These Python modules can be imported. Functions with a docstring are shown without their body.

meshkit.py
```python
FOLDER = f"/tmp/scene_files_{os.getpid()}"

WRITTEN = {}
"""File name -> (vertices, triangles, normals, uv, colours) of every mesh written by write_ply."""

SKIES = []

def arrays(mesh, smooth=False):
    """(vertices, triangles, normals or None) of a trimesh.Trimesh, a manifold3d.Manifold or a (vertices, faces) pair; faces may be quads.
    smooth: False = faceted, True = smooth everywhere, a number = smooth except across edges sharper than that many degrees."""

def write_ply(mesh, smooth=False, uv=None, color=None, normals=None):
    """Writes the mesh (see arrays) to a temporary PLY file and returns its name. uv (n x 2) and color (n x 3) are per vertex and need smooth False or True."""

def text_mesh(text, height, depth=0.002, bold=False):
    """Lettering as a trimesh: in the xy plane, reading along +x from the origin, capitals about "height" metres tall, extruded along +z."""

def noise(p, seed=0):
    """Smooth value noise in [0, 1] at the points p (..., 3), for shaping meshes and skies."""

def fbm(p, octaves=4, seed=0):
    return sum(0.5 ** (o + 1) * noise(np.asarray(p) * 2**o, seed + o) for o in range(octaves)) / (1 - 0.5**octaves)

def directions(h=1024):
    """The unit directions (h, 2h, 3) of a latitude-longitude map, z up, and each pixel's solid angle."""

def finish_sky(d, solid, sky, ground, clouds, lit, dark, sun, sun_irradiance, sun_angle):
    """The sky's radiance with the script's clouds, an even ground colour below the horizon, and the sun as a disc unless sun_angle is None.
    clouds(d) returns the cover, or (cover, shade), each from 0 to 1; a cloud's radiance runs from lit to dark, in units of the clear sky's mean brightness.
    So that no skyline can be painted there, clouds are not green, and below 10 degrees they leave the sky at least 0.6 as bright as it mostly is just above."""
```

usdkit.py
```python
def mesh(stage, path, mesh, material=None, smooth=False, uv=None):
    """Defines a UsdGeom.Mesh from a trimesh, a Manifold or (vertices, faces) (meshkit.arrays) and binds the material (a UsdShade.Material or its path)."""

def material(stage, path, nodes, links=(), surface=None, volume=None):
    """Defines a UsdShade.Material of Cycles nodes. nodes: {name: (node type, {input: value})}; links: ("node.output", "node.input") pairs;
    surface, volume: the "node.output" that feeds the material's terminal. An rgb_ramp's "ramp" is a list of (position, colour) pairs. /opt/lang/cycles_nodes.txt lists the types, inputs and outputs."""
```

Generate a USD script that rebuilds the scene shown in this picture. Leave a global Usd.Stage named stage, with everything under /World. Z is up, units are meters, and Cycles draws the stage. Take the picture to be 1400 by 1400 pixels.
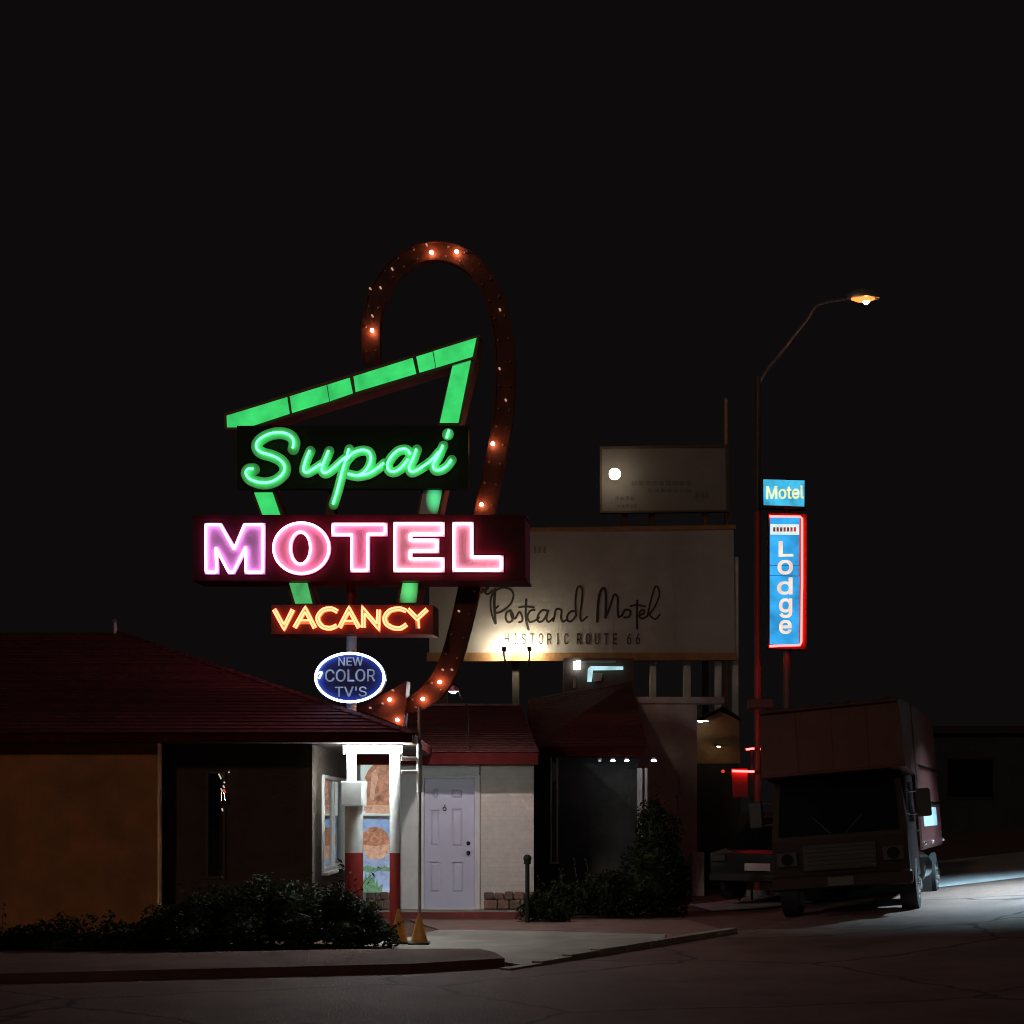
import math, random
import numpy as np, trimesh, usdkit, meshkit
from shapely.geometry import Polygon, LineString, Point, box as sbox
from shapely.ops import unary_union
from shapely import affinity
from pxr import Usd, UsdGeom, UsdLux, UsdShade, Gf, Sdf

random.seed(7)
RNG = np.random.default_rng(7)
stage = Usd.Stage.CreateInMemory()
UsdGeom.SetStageUpAxis(stage, 'Z')
UsdGeom.SetStageMetersPerUnit(stage, 1.0)
UsdGeom.Xform.Define(stage, '/World')
UsdGeom.Scope.Define(stage, '/World/Looks')

# ------------------------------------------------------------------ camera, sky, dim night light
F, CX, HY, EYE = 2200.0, 700.0, 1109.0, 1.6          # focal length in photo pixels, centre column, horizon row, eye height
cam = UsdGeom.Camera.Define(stage, '/World/camera')
cam.CreateHorizontalApertureAttr(36.0)
cam.CreateVerticalApertureAttr(36.0)
cam.CreateFocalLengthAttr(36.0 * F / 1400)
cam.CreateVerticalApertureOffsetAttr(36.0 * (HY - 700) / 1400)
cam.CreateClippingRangeAttr(Gf.Vec2f(0.1, 2000))
cam.AddTranslateOp().Set(Gf.Vec3d(0, 0, EYE))
cam.AddRotateXOp().Set(90.0)
cam.CreateExposureAttr(0.0)

FILL_DIR = np.array([-0.40, -1.0, 0.40]); FILL_DIR /= np.linalg.norm(FILL_DIR)   # towards the light
ELEV, ROT = math.asin(FILL_DIR[2]), math.atan2(FILL_DIR[0], FILL_DIR[1])
sky_mat = usdkit.material(stage, '/World/Looks/night_sky', {
    'sky': ('sky_texture', {'sky_type': 'single_scattering', 'sun_disc': False, 'sun_elevation': ELEV, 'sun_rotation': ROT}),
    'hs': ('hsv', {'saturation': 0.1, 'value': 1.0, 'fac': 1.0}),
    'mx': ('mix', {'mix_type': 'mix', 'fac': 0.96, 'color2': (5.9, 4.9, 4.9)}),
    'bg': ('background_shader', {'strength': 0.0007})},
    [('sky.color', 'hs.color'), ('hs.color', 'mx.color1'), ('mx.color', 'bg.color')], surface='bg.background')
dome = UsdLux.DomeLight.Define(stage, '/World/sky')
dome.GetPrim().SetCustomDataByKey('kind', 'structure')
UsdShade.MaterialBindingAPI.Apply(dome.GetPrim()).Bind(sky_mat)
warm_fill = UsdLux.DistantLight.Define(stage, '/World/warm_fill')  # warm fill light added from behind the camera
warm_fill.CreateNormalizeAttr(True)
warm_fill.CreateIntensityAttr(0.042)
warm_fill.CreateAngleAttr(3.0)
warm_fill.CreateColorAttr(Gf.Vec3f(1.0, 0.66, 0.45))
warm_fill.AddTransformOp().Set(Gf.Matrix4d().SetRotate(Gf.Rotation(Gf.Vec3d(0, 0, 1), Gf.Vec3d(*FILL_DIR.tolist()))))

# ------------------------------------------------------------------ helpers: materials
def mat(name, color, rough=0.6, metal=0.0, vary=0.25, scale=6.0, bump=0.0, bscale=40.0, spec=0.5, coat=0.0, dirt=None):
    c = np.array(color, float)
    nodes = {'tc': ('texture_coordinate', {}), 'n': ('noise_texture', {'scale': scale, 'detail': 5.0, 'roughness': 0.6}),
             'r': ('rgb_ramp', {'ramp': [(0.25, tuple(c * (1 - vary))), (0.55, tuple(c)), (0.8, tuple(np.minimum(c * (1 + vary), 0.95)))]}),
             'p': ('principled_bsdf', {'roughness': rough, 'metallic': metal, 'specular_ior_level': spec, 'coat_weight': coat})}
    links = [('tc.object', 'n.vector'), ('n.fac', 'r.fac')]
    out = 'r.color'
    if dirt is not None:
        nodes['n3'] = ('noise_texture', {'scale': scale * 0.35, 'detail': 8.0, 'roughness': 0.7})
        nodes['r3'] = ('rgb_ramp', {'ramp': [(0.45, (0, 0, 0)), (0.68, (1, 1, 1))]})
        nodes['m3'] = ('mix', {'mix_type': 'mix', 'color2': tuple(dirt)})
        links += [('tc.object', 'n3.vector'), ('n3.fac', 'r3.fac'), ('r3.color', 'm3.fac'), ('r.color', 'm3.color1')]
        out = 'm3.color'
    links.append((out, 'p.base_color'))
    if bump:
        nodes['n2'] = ('noise_texture', {'scale': bscale, 'detail': 6.0, 'roughness': 0.65})
        nodes['b'] = ('bump', {'strength': bump, 'distance': 0.02})
        links += [('tc.object', 'n2.vector'), ('n2.fac', 'b.height'), ('b.normal', 'p.normal')]
    return usdkit.material(stage, '/World/Looks/' + name, nodes, links, surface='p.BSDF')

def glow(name, color, strength=1.0, vary=0.0, scale=5.0):
    if vary:
        c = np.array(color, float)
        return usdkit.material(stage, '/World/Looks/' + name, {
            'tc': ('texture_coordinate', {}), 'n': ('noise_texture', {'scale': scale, 'detail': 3.0}),
            'r': ('rgb_ramp', {'ramp': [(0.3, tuple(c * (1 - vary))), (0.5, tuple(c)), (0.72, tuple(c * (1 + vary)))]}),
            'e': ('emission', {'strength': strength})},
            [('tc.object', 'n.vector'), ('n.fac', 'r.fac'), ('r.color', 'e.color')], surface='e.emission')
    return usdkit.material(stage, '/World/Looks/' + name, {'e': ('emission', {'color': tuple(color), 'strength': strength})}, surface='e.emission')

# ------------------------------------------------------------------ helpers: prims
USED = {}
def numbered(parent, name):
    k = parent + '/' + name
    n = USED.get(k, -1) + 1
    USED[k] = n
    return k if n == 0 else f'{k}_{n:03d}'

class Thing:
    """An Xform at the thing's base; parts are its children. Local axes: x right, y away, z up."""
    def __init__(self, name, label, cat, loc=(0, 0, 0), rz=0.0, group=None, kind=None, ry=0.0):
        self.path = numbered('/World', name)
        self.o = np.array(loc, float)
        x = UsdGeom.Xform.Define(stage, self.path)
        x.AddTranslateOp().Set(Gf.Vec3d(*map(float, loc)))
        if rz: x.AddRotateZOp().Set(float(rz))
        if ry: x.AddRotateYOp().Set(float(ry))
        a, b = math.radians(rz), math.radians(ry)
        Rz = np.array([[math.cos(a), -math.sin(a), 0], [math.sin(a), math.cos(a), 0], [0, 0, 1]])
        Ry = np.array([[math.cos(b), 0, math.sin(b)], [0, 1, 0], [-math.sin(b), 0, math.cos(b)]])
        self.R = Rz @ Ry
        tag(x.GetPrim(), label, cat, group, kind)
    def add(self, name, mesh, material, parent=None, label=None, world=False, smooth=False, kind=None):
        if world:
            mesh = mesh.copy(); mesh.vertices = (np.array(mesh.vertices) - self.o) @ self.R
        p = numbered(parent or self.path, name)
        m = usdkit.mesh(stage, p, mesh, material, smooth=smooth)
        if label: m.GetPrim().SetCustomDataByKey('label', label)
        if kind: m.GetPrim().SetCustomDataByKey('kind', kind)
        return p
    def px(self, px, py, y=0.0):
        """Local (x, z) where the line of sight through a photo pixel meets the local plane y."""
        d = np.array([(px - CX) / F, 1.0, (HY - py) / F]); e = np.array([0, 0, EYE])
        ny = self.R[:, 1]
        t = (y - ny @ (e - self.o)) / (ny @ d)
        q = self.R.T @ (e + t * d - self.o)
        return q[0], q[2]
    def pxs(self, pts, y=0.0):
        return [self.px(a, b, y) for a, b in pts]

def tag(prim, label=None, cat=None, group=None, kind=None):
    for k, v in (('label', label), ('category', cat), ('group', group), ('kind', kind)):
        if v: prim.SetCustomDataByKey(k, v)

def single(name, mesh, material, label=None, cat=None, group=None, kind=None, smooth=False):
    p = numbered('/World', name)
    m = usdkit.mesh(stage, p, mesh, material, smooth=smooth)
    tag(m.GetPrim(), label, cat, group, kind)
    return p

def P(px, py, D):
    return np.array([(px - CX) / F * D, D, EYE + (HY - py) / F * D])

# ------------------------------------------------------------------ helpers: meshes
def cat(ms): return trimesh.util.concatenate([m for m in ms if m is not None])
def bx(x0, x1, y0, y1, z0, z1, c=0.0):
    x0, x1, y0, y1, z0, z1 = min(x0, x1), max(x0, x1), min(y0, y1), max(y0, y1), min(z0, z1), max(z0, z1)
    if c <= 0:
        m = trimesh.creation.box([x1 - x0, y1 - y0, z1 - z0]); m.apply_translation([(x0 + x1) / 2, (y0 + y1) / 2, (z0 + z1) / 2]); return m
    c = min(c, (x1 - x0) * .45, (y1 - y0) * .45, (z1 - z0) * .45)
    v = []
    for sx, X in ((1, x0), (-1, x1)):
        for sy, Y in ((1, y0), (-1, y1)):
            for sz, Z in ((1, z0), (-1, z1)):
                v += [(X + sx * c, Y + sy * c, Z), (X + sx * c, Y, Z + sz * c), (X, Y + sy * c, Z + sz * c)]
    return trimesh.Trimesh(v).convex_hull
def hull(pts): return trimesh.Trimesh(np.array(pts, float)).convex_hull
def tube(pts, r, sides=8, closed=False):
    p = np.asarray(pts, float); n = len(p)
    if closed: t = np.roll(p, -1, 0) - np.roll(p, 1, 0)
    else: t = np.gradient(p, axis=0)
    t /= np.linalg.norm(t, axis=1, keepdims=True) + 1e-12
    ref = np.array([0, 1.0, 0]) if np.abs(t[:, 1]).max() < 0.9 else (np.array([1.0, 0, 0]) if np.abs(t[:, 0]).max() < .9 else np.array([.577, .577, .577]))
    a = np.cross(t, ref); a /= np.linalg.norm(a, axis=1, keepdims=True) + 1e-12
    b = np.cross(t, a)
    ang = np.arange(sides) * 2 * np.pi / sides
    r = np.broadcast_to(r, (n,))
    v = (p[:, None] + r[:, None, None] * (np.cos(ang)[None, :, None] * a[:, None] + np.sin(ang)[None, :, None] * b[:, None])).reshape(-1, 3)
    f = []
    for i in range(n if closed else n - 1):
        k = (i + 1) % n
        for j in range(sides):
            l = (j + 1) % sides
            f += [(i * sides + j, k * sides + j, k * sides + l), (i * sides + j, k * sides + l, i * sides + l)]
    if not closed:
        v = np.vstack([v, p[:1], p[-1:]]); s, e = len(v) - 2, len(v) - 1
        for j in range(sides):
            l = (j + 1) % sides
            f += [(s, j, l), (e, (n - 1) * sides + l, (n - 1) * sides + j)]
    m = trimesh.Trimesh(v, f, process=False)
    return m
def smooth_path(pts, n=6, closed=False):
    """Catmull-Rom through the points."""
    p = np.asarray(pts, float); k = len(p); out = []
    for i in range(k if closed else k - 1):
        g = (lambda j: p[j % k]) if closed else (lambda j: p[min(max(j, 0), k - 1)])
        p0, p1, p2, p3 = g(i - 1), g(i), g(i + 1), g(i + 2)
        for s in np.arange(n) / n:
            out.append(0.5 * ((2 * p1) + (-p0 + p2) * s + (2 * p0 - 5 * p1 + 4 * p2 - p3) * s * s + (-p0 + 3 * p1 - 3 * p2 + p3) * s ** 3))
    if not closed: out.append(p[-1])
    return np.array(out)
MAPY = np.array([[1, 0, 0, 0], [0, 0, -1, 0], [0, 1, 0, 0], [0, 0, 0, 1.0]])
def ext(poly, y0, y1):
    """A shapely (x, z) shape as a solid from y0 (near) to y1 (far)."""
    gs = [g for g in getattr(poly, 'geoms', [poly]) if g.geom_type == 'Polygon' and g.area > 1e-7]
    m = cat([trimesh.creation.extrude_polygon(g, y1 - y0, engine='earcut') for g in gs])
    m.apply_transform(MAPY); m.apply_translation([0, y1, 0]); return m
def text_fit(text, x0, x1, z0, z1, y0, y1, bold=False):
    m = meshkit.text_mesh(text, 1.0, 0.1, bold=bold)
    b = m.bounds
    v = np.array(m.vertices)
    m.vertices = np.stack([x0 + (v[:, 0] - b[0, 0]) / (b[1, 0] - b[0, 0]) * (x1 - x0), y1 - (v[:, 2] - b[0, 2]) / 0.1 * (y1 - y0), z0 + (v[:, 1] - b[0, 1]) / (b[1, 1] - b[0, 1]) * (z1 - z0)], 1)
    return m
def cyl(x, y, z0, z1, r0, r1=None, sides=20):
    r1 = r0 if r1 is None else r1
    return tube([(x, y, z0), (x, y, z1)], [r0, r1], sides)
def lathe(profile, sides=24):
    """profile: (radius, z) from bottom to top."""
    m = trimesh.creation.revolve(np.array(profile, float), sections=sides); return m
def ball(c, r, sub=2):
    m = trimesh.creation.icosphere(sub, r); m.apply_translation(c); return m
def disc_y(x, z, r, y0, y1, sides=24):
    return tube([(x, y0, z), (x, y1, z)], r, sides)
def wheel_x(x0, x1, y, z, r, sides=28):
    return tube([(x0, y, z), (x1, y, z)], r, sides)

# ------------------------------------------------------------------ materials
M = {}
M['asphalt'] = usdkit.material(stage, '/World/Looks/asphalt', {
    'tc': ('texture_coordinate', {}), 'n': ('noise_texture', {'scale': .7, 'detail': 6.0, 'roughness': .62}),
    'r': ('rgb_ramp', {'ramp': [(0.3, (.085, .05, .042)), (0.52, (.15, .085, .068)), (0.75, (.19, .115, .095))]}),
    'wn': ('noise_texture', {'scale': 1.6, 'detail': 4.0}), 'wm': ('vector_math', {'math_type': 'multiply_add', 'vector2': (.5, .5, .5)}),
    'v': ('voronoi_texture', {'feature': 'distance_to_edge', 'scale': .33}), 'vr': ('rgb_ramp', {'ramp': [(0.0, (1, 1, 1)), (0.006, (.8, .8, .8)), (0.014, (0, 0, 0))]}),
    'g': ('noise_texture', {'scale': 90.0, 'detail': 3.0}), 'gr': ('rgb_ramp', {'ramp': [(.35, (.55, .55, .55)), (.65, (1.25, 1.25, 1.25))]}),
    'mg': ('mix', {'mix_type': 'multiply', 'fac': .8}), 'mc': ('mix', {'mix_type': 'mix', 'color2': (.018, .013, .012)}),
    'b': ('bump', {'strength': .7, 'distance': .012}), 'p': ('principled_bsdf', {'roughness': .78, 'specular_ior_level': .3})},
    [('tc.object', 'n.vector'), ('n.fac', 'r.fac'), ('tc.object', 'wn.vector'), ('wn.color', 'wm.vector1'), ('tc.object', 'wm.vector3'), ('wm.vector', 'v.vector'), ('v.distance', 'vr.fac'),
     ('tc.object', 'g.vector'), ('g.fac', 'gr.fac'), ('r.color', 'mg.color1'), ('gr.color', 'mg.color2'), ('mg.color', 'mc.color1'), ('vr.color', 'mc.fac'), ('mc.color', 'p.base_color'), ('g.fac', 'b.height'), ('b.normal', 'p.normal')], surface='p.BSDF')
M['dirt'] = mat('gravel_dirt', (0.12, 0.06, 0.045), 0.95, vary=.4, scale=1.4, bump=.8, bscale=35)
M['concrete'] = mat('old_concrete', (0.30, 0.275, 0.245), 0.85, vary=.25, scale=2.2, bump=.35, bscale=30, dirt=(0.2, 0.18, 0.15))
M['lit_concrete'] = mat('lit_forecourt', (0.42, 0.42, 0.42), 0.8, vary=.2, scale=1.2, bump=.3, bscale=25, dirt=(0.25, 0.25, 0.25))
M['red_step'] = mat('red_painted_step', (0.22, 0.035, 0.025), 0.6, vary=.35, scale=6, dirt=(0.12, 0.05, 0.04))
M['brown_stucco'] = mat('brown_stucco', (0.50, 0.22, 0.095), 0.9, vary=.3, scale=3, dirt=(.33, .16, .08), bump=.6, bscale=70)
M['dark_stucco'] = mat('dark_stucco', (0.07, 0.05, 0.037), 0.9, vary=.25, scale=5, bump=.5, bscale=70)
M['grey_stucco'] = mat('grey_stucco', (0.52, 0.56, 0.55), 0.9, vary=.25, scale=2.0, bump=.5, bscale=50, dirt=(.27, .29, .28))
M['shingle'] = mat('red_shingle', (0.10, 0.02, 0.015), 0.85, vary=.6, scale=9, bump=.5, bscale=60)
M['shingle_b'] = mat('red_shingle_worn', (0.07, 0.017, 0.014), 0.85, vary=.6, scale=7, bump=.5, bscale=60)
M['fascia'] = mat('red_fascia', (0.075, 0.009, 0.008), 0.85, vary=.35, scale=5, spec=.1)
M['soffit'] = mat('soffit_brown', (0.09, 0.06, 0.045), 0.8, vary=.25, scale=5)
M['white_paint'] = mat('white_paint', (0.72, 0.71, 0.70), 0.5, vary=.08, scale=4, bump=.08, bscale=30, dirt=(0.58, 0.56, 0.54))
M['white_brick'] = mat('white_painted_brick', (0.68, 0.61, 0.55), 0.7, vary=.14, scale=7, bump=.3, bscale=50)
M['mortar'] = mat('painted_mortar', (0.62, 0.57, 0.52), 0.85, vary=.15, scale=9)
M['door_paint'] = mat('door_paint', (0.60, 0.58, 0.72), 0.42, vary=.06, scale=3)
M['stone'] = [mat('wall_stone_%d' % i, c, 0.9, vary=.35, scale=9, bump=.7, bscale=25) for i, c in enumerate([(.22, .12, .09), (.28, .16, .12), (.17, .11, .09), (.24, .17, .14)])]
M['black_metal'] = mat('black_sheet_metal', (0.014, 0.02, 0.014), 0.6, vary=.3, scale=4, spec=.15)
M['rust_metal'] = mat('rusty_red_metal', (0.12, 0.03, 0.019), 0.6, vary=.35, scale=5, dirt=(0.06, 0.022, 0.016), bump=.15, spec=.25)
M['frame_metal'] = mat('sign_frame_metal', (0.22, 0.09, 0.06), 0.6, vary=.3, scale=5, dirt=(0.1, 0.05, 0.04))
M['maroon_cab'] = mat('maroon_cabinet', (0.075, 0.007, 0.015), 0.5, vary=.2, scale=3, dirt=(0.05, 0.006, 0.011), spec=.12)
M['red_cab'] = mat('red_cabinet', (0.15, 0.011, 0.01), 0.45, vary=.25, scale=4)
M['script_face'] = mat('script_face_green', (0.30, 0.75, 0.45), 0.5, vary=.15, scale=10)
M['motel_face'] = mat('motel_face_pink', (0.82, 0.70, 0.74), 0.55, vary=.1, scale=5, dirt=(.74, .52, .58))
M['blue_face'] = mat('blue_oval_face', (0.02, 0.045, 0.26), 0.4, vary=.3, scale=6)
M['pale_letter'] = mat('pale_letters', (0.85, 0.87, 0.92), 0.5, vary=.1)
M['pole_white'] = mat('pole_white', (0.68, 0.70, 0.70), 0.5, vary=.12, scale=6, dirt=(.5, .5, .48))
M['pole_red'] = mat('pole_red', (0.36, 0.035, 0.03), 0.5, vary=.2, scale=6, dirt=(.2, .03, .03))
M['grey_metal'] = mat('grey_metal', (0.45, 0.46, 0.46), 0.45, metal=.3, vary=.15, scale=7)
M['steel'] = mat('galvanised_steel', (0.42, 0.42, 0.42), 0.45, metal=.7, vary=.2, scale=8)
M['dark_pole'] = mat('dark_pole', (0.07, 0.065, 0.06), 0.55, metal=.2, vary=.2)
M['chrome'] = mat('chrome', (0.85, 0.85, 0.87), 0.12, metal=1.0, vary=.03)
M['cone'] = mat('cone_orange', (0.78, 0.38, 0.09), 0.55, vary=.12, scale=9, dirt=(.55, .28, .08))
M['cone_base'] = mat('cone_base_black', (0.05, 0.045, 0.04), 0.7, vary=.2)
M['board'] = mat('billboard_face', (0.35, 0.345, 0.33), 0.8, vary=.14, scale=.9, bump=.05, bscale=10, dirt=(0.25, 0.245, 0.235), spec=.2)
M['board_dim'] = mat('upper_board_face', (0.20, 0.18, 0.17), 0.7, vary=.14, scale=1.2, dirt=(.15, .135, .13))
M['wood'] = mat('brown_timber', (0.30, 0.16, 0.07), 0.8, vary=.35, scale=5, bump=.3)
M['letter_black'] = mat('black_letters', (0.02, 0.016, 0.014), 0.6, vary=.2)
M['leaf'] = usdkit.material(stage, '/World/Looks/leaf', {
    'g': ('geometry', {}), 'n': ('noise_texture', {'scale': 2.3, 'detail': 4.0}),
    'r': ('rgb_ramp', {'ramp': [(0.3, (0.010, 0.015, 0.007)), (0.55, (0.02, 0.032, 0.012)), (0.75, (0.045, 0.055, 0.02))]}),
    'p': ('principled_bsdf', {'roughness': 0.75, 'specular_ior_level': 0.2}), 't': ('translucent_bsdf', {}), 'm': ('mix_closure', {'fac': 0.25})},
    [('g.position', 'n.vector'), ('n.fac', 'r.fac'), ('r.color', 'p.base_color'), ('r.color', 't.color'), ('p.BSDF', 'm.closure1'), ('t.BSDF', 'm.closure2')], surface='m.closure')
M['stem'] = mat('stem_bark', (0.07, 0.05, 0.035), 0.9, vary=.3, scale=20)
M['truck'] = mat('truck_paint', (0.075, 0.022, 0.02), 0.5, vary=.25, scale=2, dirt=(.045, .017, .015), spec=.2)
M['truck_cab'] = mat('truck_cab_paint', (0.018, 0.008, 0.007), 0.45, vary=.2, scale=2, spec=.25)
M['truck_dark'] = mat('truck_dark_trim', (0.018, 0.018, 0.018), 0.6, vary=.2)
M['tyre'] = mat('tyre_rubber', (0.015, 0.015, 0.015), 0.85, vary=.2, bump=.3)
M['side_reflection'] = mat('pale_blue_reflection', (0.42, 0.52, 0.75), 0.4, vary=.2, scale=12)
M['dark_glass'] = mat('dark_window_glass', (0.006, 0.007, 0.008), 0.015, vary=.0, spec=.35)
M['glass'] = usdkit.material(stage, '/World/Looks/pane_glass', {
    'f': ('fresnel', {'IOR': 1.5}), 't': ('transparent_bsdf', {'color': (0.9, 0.93, 0.92)}), 'g': ('glossy_bsdf', {'color': (1, 1, 1), 'roughness': 0.02}), 'm': ('mix_closure', {})},
    [('f.fac', 'm.fac'), ('t.BSDF', 'm.closure1'), ('g.BSDF', 'm.closure2')], surface='m.closure')
M['blind'] = mat('window_blind', (0.42, 0.45, 0.45), 0.8, vary=.15)
M['interior'] = mat('dark_interior', (0.03, 0.028, 0.026), 0.9)
M['blue_wall'] = mat('dim_blue_wall', (0.035, 0.04, 0.055), 0.9, vary=.25, scale=1.5)
M['car'] = mat('parked_car_paint', (0.015, 0.015, 0.018), 0.3, vary=.1, coat=.2)
M['plate_white'] = mat('plate_white', (0.6, 0.6, 0.62), 0.5, vary=.1)
# pictures on the posters, brightened by emission put into the print
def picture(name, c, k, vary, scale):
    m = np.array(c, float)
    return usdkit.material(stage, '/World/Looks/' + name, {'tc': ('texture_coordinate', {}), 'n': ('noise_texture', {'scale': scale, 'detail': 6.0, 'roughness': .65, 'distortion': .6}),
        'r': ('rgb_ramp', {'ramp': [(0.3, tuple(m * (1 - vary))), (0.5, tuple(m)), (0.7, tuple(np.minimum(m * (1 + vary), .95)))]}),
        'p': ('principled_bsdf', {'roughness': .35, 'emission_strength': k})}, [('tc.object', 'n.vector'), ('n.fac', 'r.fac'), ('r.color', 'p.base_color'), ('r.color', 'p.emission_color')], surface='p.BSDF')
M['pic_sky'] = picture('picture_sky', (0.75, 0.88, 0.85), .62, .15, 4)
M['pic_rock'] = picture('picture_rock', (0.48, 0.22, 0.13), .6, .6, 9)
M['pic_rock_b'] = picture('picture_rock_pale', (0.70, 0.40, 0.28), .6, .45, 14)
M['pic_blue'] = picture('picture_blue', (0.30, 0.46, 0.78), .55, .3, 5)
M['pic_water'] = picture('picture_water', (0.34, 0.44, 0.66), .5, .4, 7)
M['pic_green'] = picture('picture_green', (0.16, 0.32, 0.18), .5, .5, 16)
# light sources
G = {}
G['script_tube'] = glow('neon_green_tube', (0.42, 3.4, 1.0), 1.0)
G['green_panel'] = glow('green_panel_light', (0.045, 0.66, 0.15), 1.0, vary=.22, scale=4)
G['green_panel_dim'] = glow('green_panel_light_dim', (0.07, 0.42, 0.12), 1.0, vary=.3, scale=5)
G['motel_tube_m'] = glow('neon_violet_tube', (2.9, 0.95, 3.0), 2.0)
G['motel_tube'] = glow('neon_pink_tube', (4.2, 0.85, 1.7), 2.0)
G['motel_tube_l'] = glow('neon_rose_tube', (4.2, 1.3, 1.8), 2.0)
G['vacancy_tube'] = glow('neon_orange_tube', (5.5, 0.98, 0.42), 1.0)
G['oval_tube'] = glow('neon_white_tube', (2.3, 2.9, 4.8), 1.0)
G['oval_letter'] = glow('oval_letter_glow', (.22, .27, .40), 1.0, vary=.45, scale=9)  # glow put into unlit letters to brighten them
G['bulb'] = glow('sign_bulb_lit', (13.0, 5.5, 2.6), 4.0)
G['bulb_dim'] = glow('sign_bulb_dim', (0.5, 0.27, 0.2), 1.0)
G['fluor'] = glow('fluorescent_tube', (0.90, 1.0, 0.98), 150.0)
G['lodge_blue'] = glow('lodge_blue_panel', (0.04, 0.40, 0.85), 1.0, vary=.35, scale=2.5)
G['lodge_cyan'] = glow('lodge_cyan_panel', (0.06, 0.50, 0.80), 1.0, vary=.35, scale=4)
G['lodge_letter'] = glow('lodge_letter_light', (1.1, 0.78, 0.66), 1.0, vary=.2, scale=6)
G['lodge_yellow'] = glow('lodge_yellow_light', (0.95, 0.95, 0.5), 1.0, vary=.25, scale=8)
G['lodge_strip'] = glow('lodge_white_strip', (0.75, 0.9, 0.9), 1.0, vary=.1)
G['red_tube'] = glow('neon_red_tube', (30.0, 0.62, 0.55), 1.0)
G['sodium'] = glow('sodium_lamp', (1.0, 0.5, 0.16), 150.0)
G['sodium_lens'] = glow('sodium_lens_glow', (2.4, 0.55, 0.12), 1.0)
G['warm_lamp'] = glow('warm_lamp', (1.0, 0.86, 0.6), 14.0)
G['spot_lamp'] = glow('board_spot_lamp', (1.0, 0.84, 0.58), 900.0)
G['cool_lamp'] = glow('cool_lamp', (0.8, 0.95, 1.0), 9.0)
G['flood'] = glow('flood_lamp_light', (1.0, 0.93, 0.93), 1700.0)
G['cool_dim'] = glow('cool_dim_light', (0.35, 0.42, 0.42), 1.0, vary=.4, scale=6)
G['led'] = glow('white_street_led', (0.50, 0.82, 1.0), 4600.0)
G['glint_glow'] = glow('small_glint_glow', (0.55, 0.48, 0.4), 1.0)
G['red_spot_glow'] = glow('small_red_spot_glow', (0.7, 0.06, 0.04), 1.0)

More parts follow.
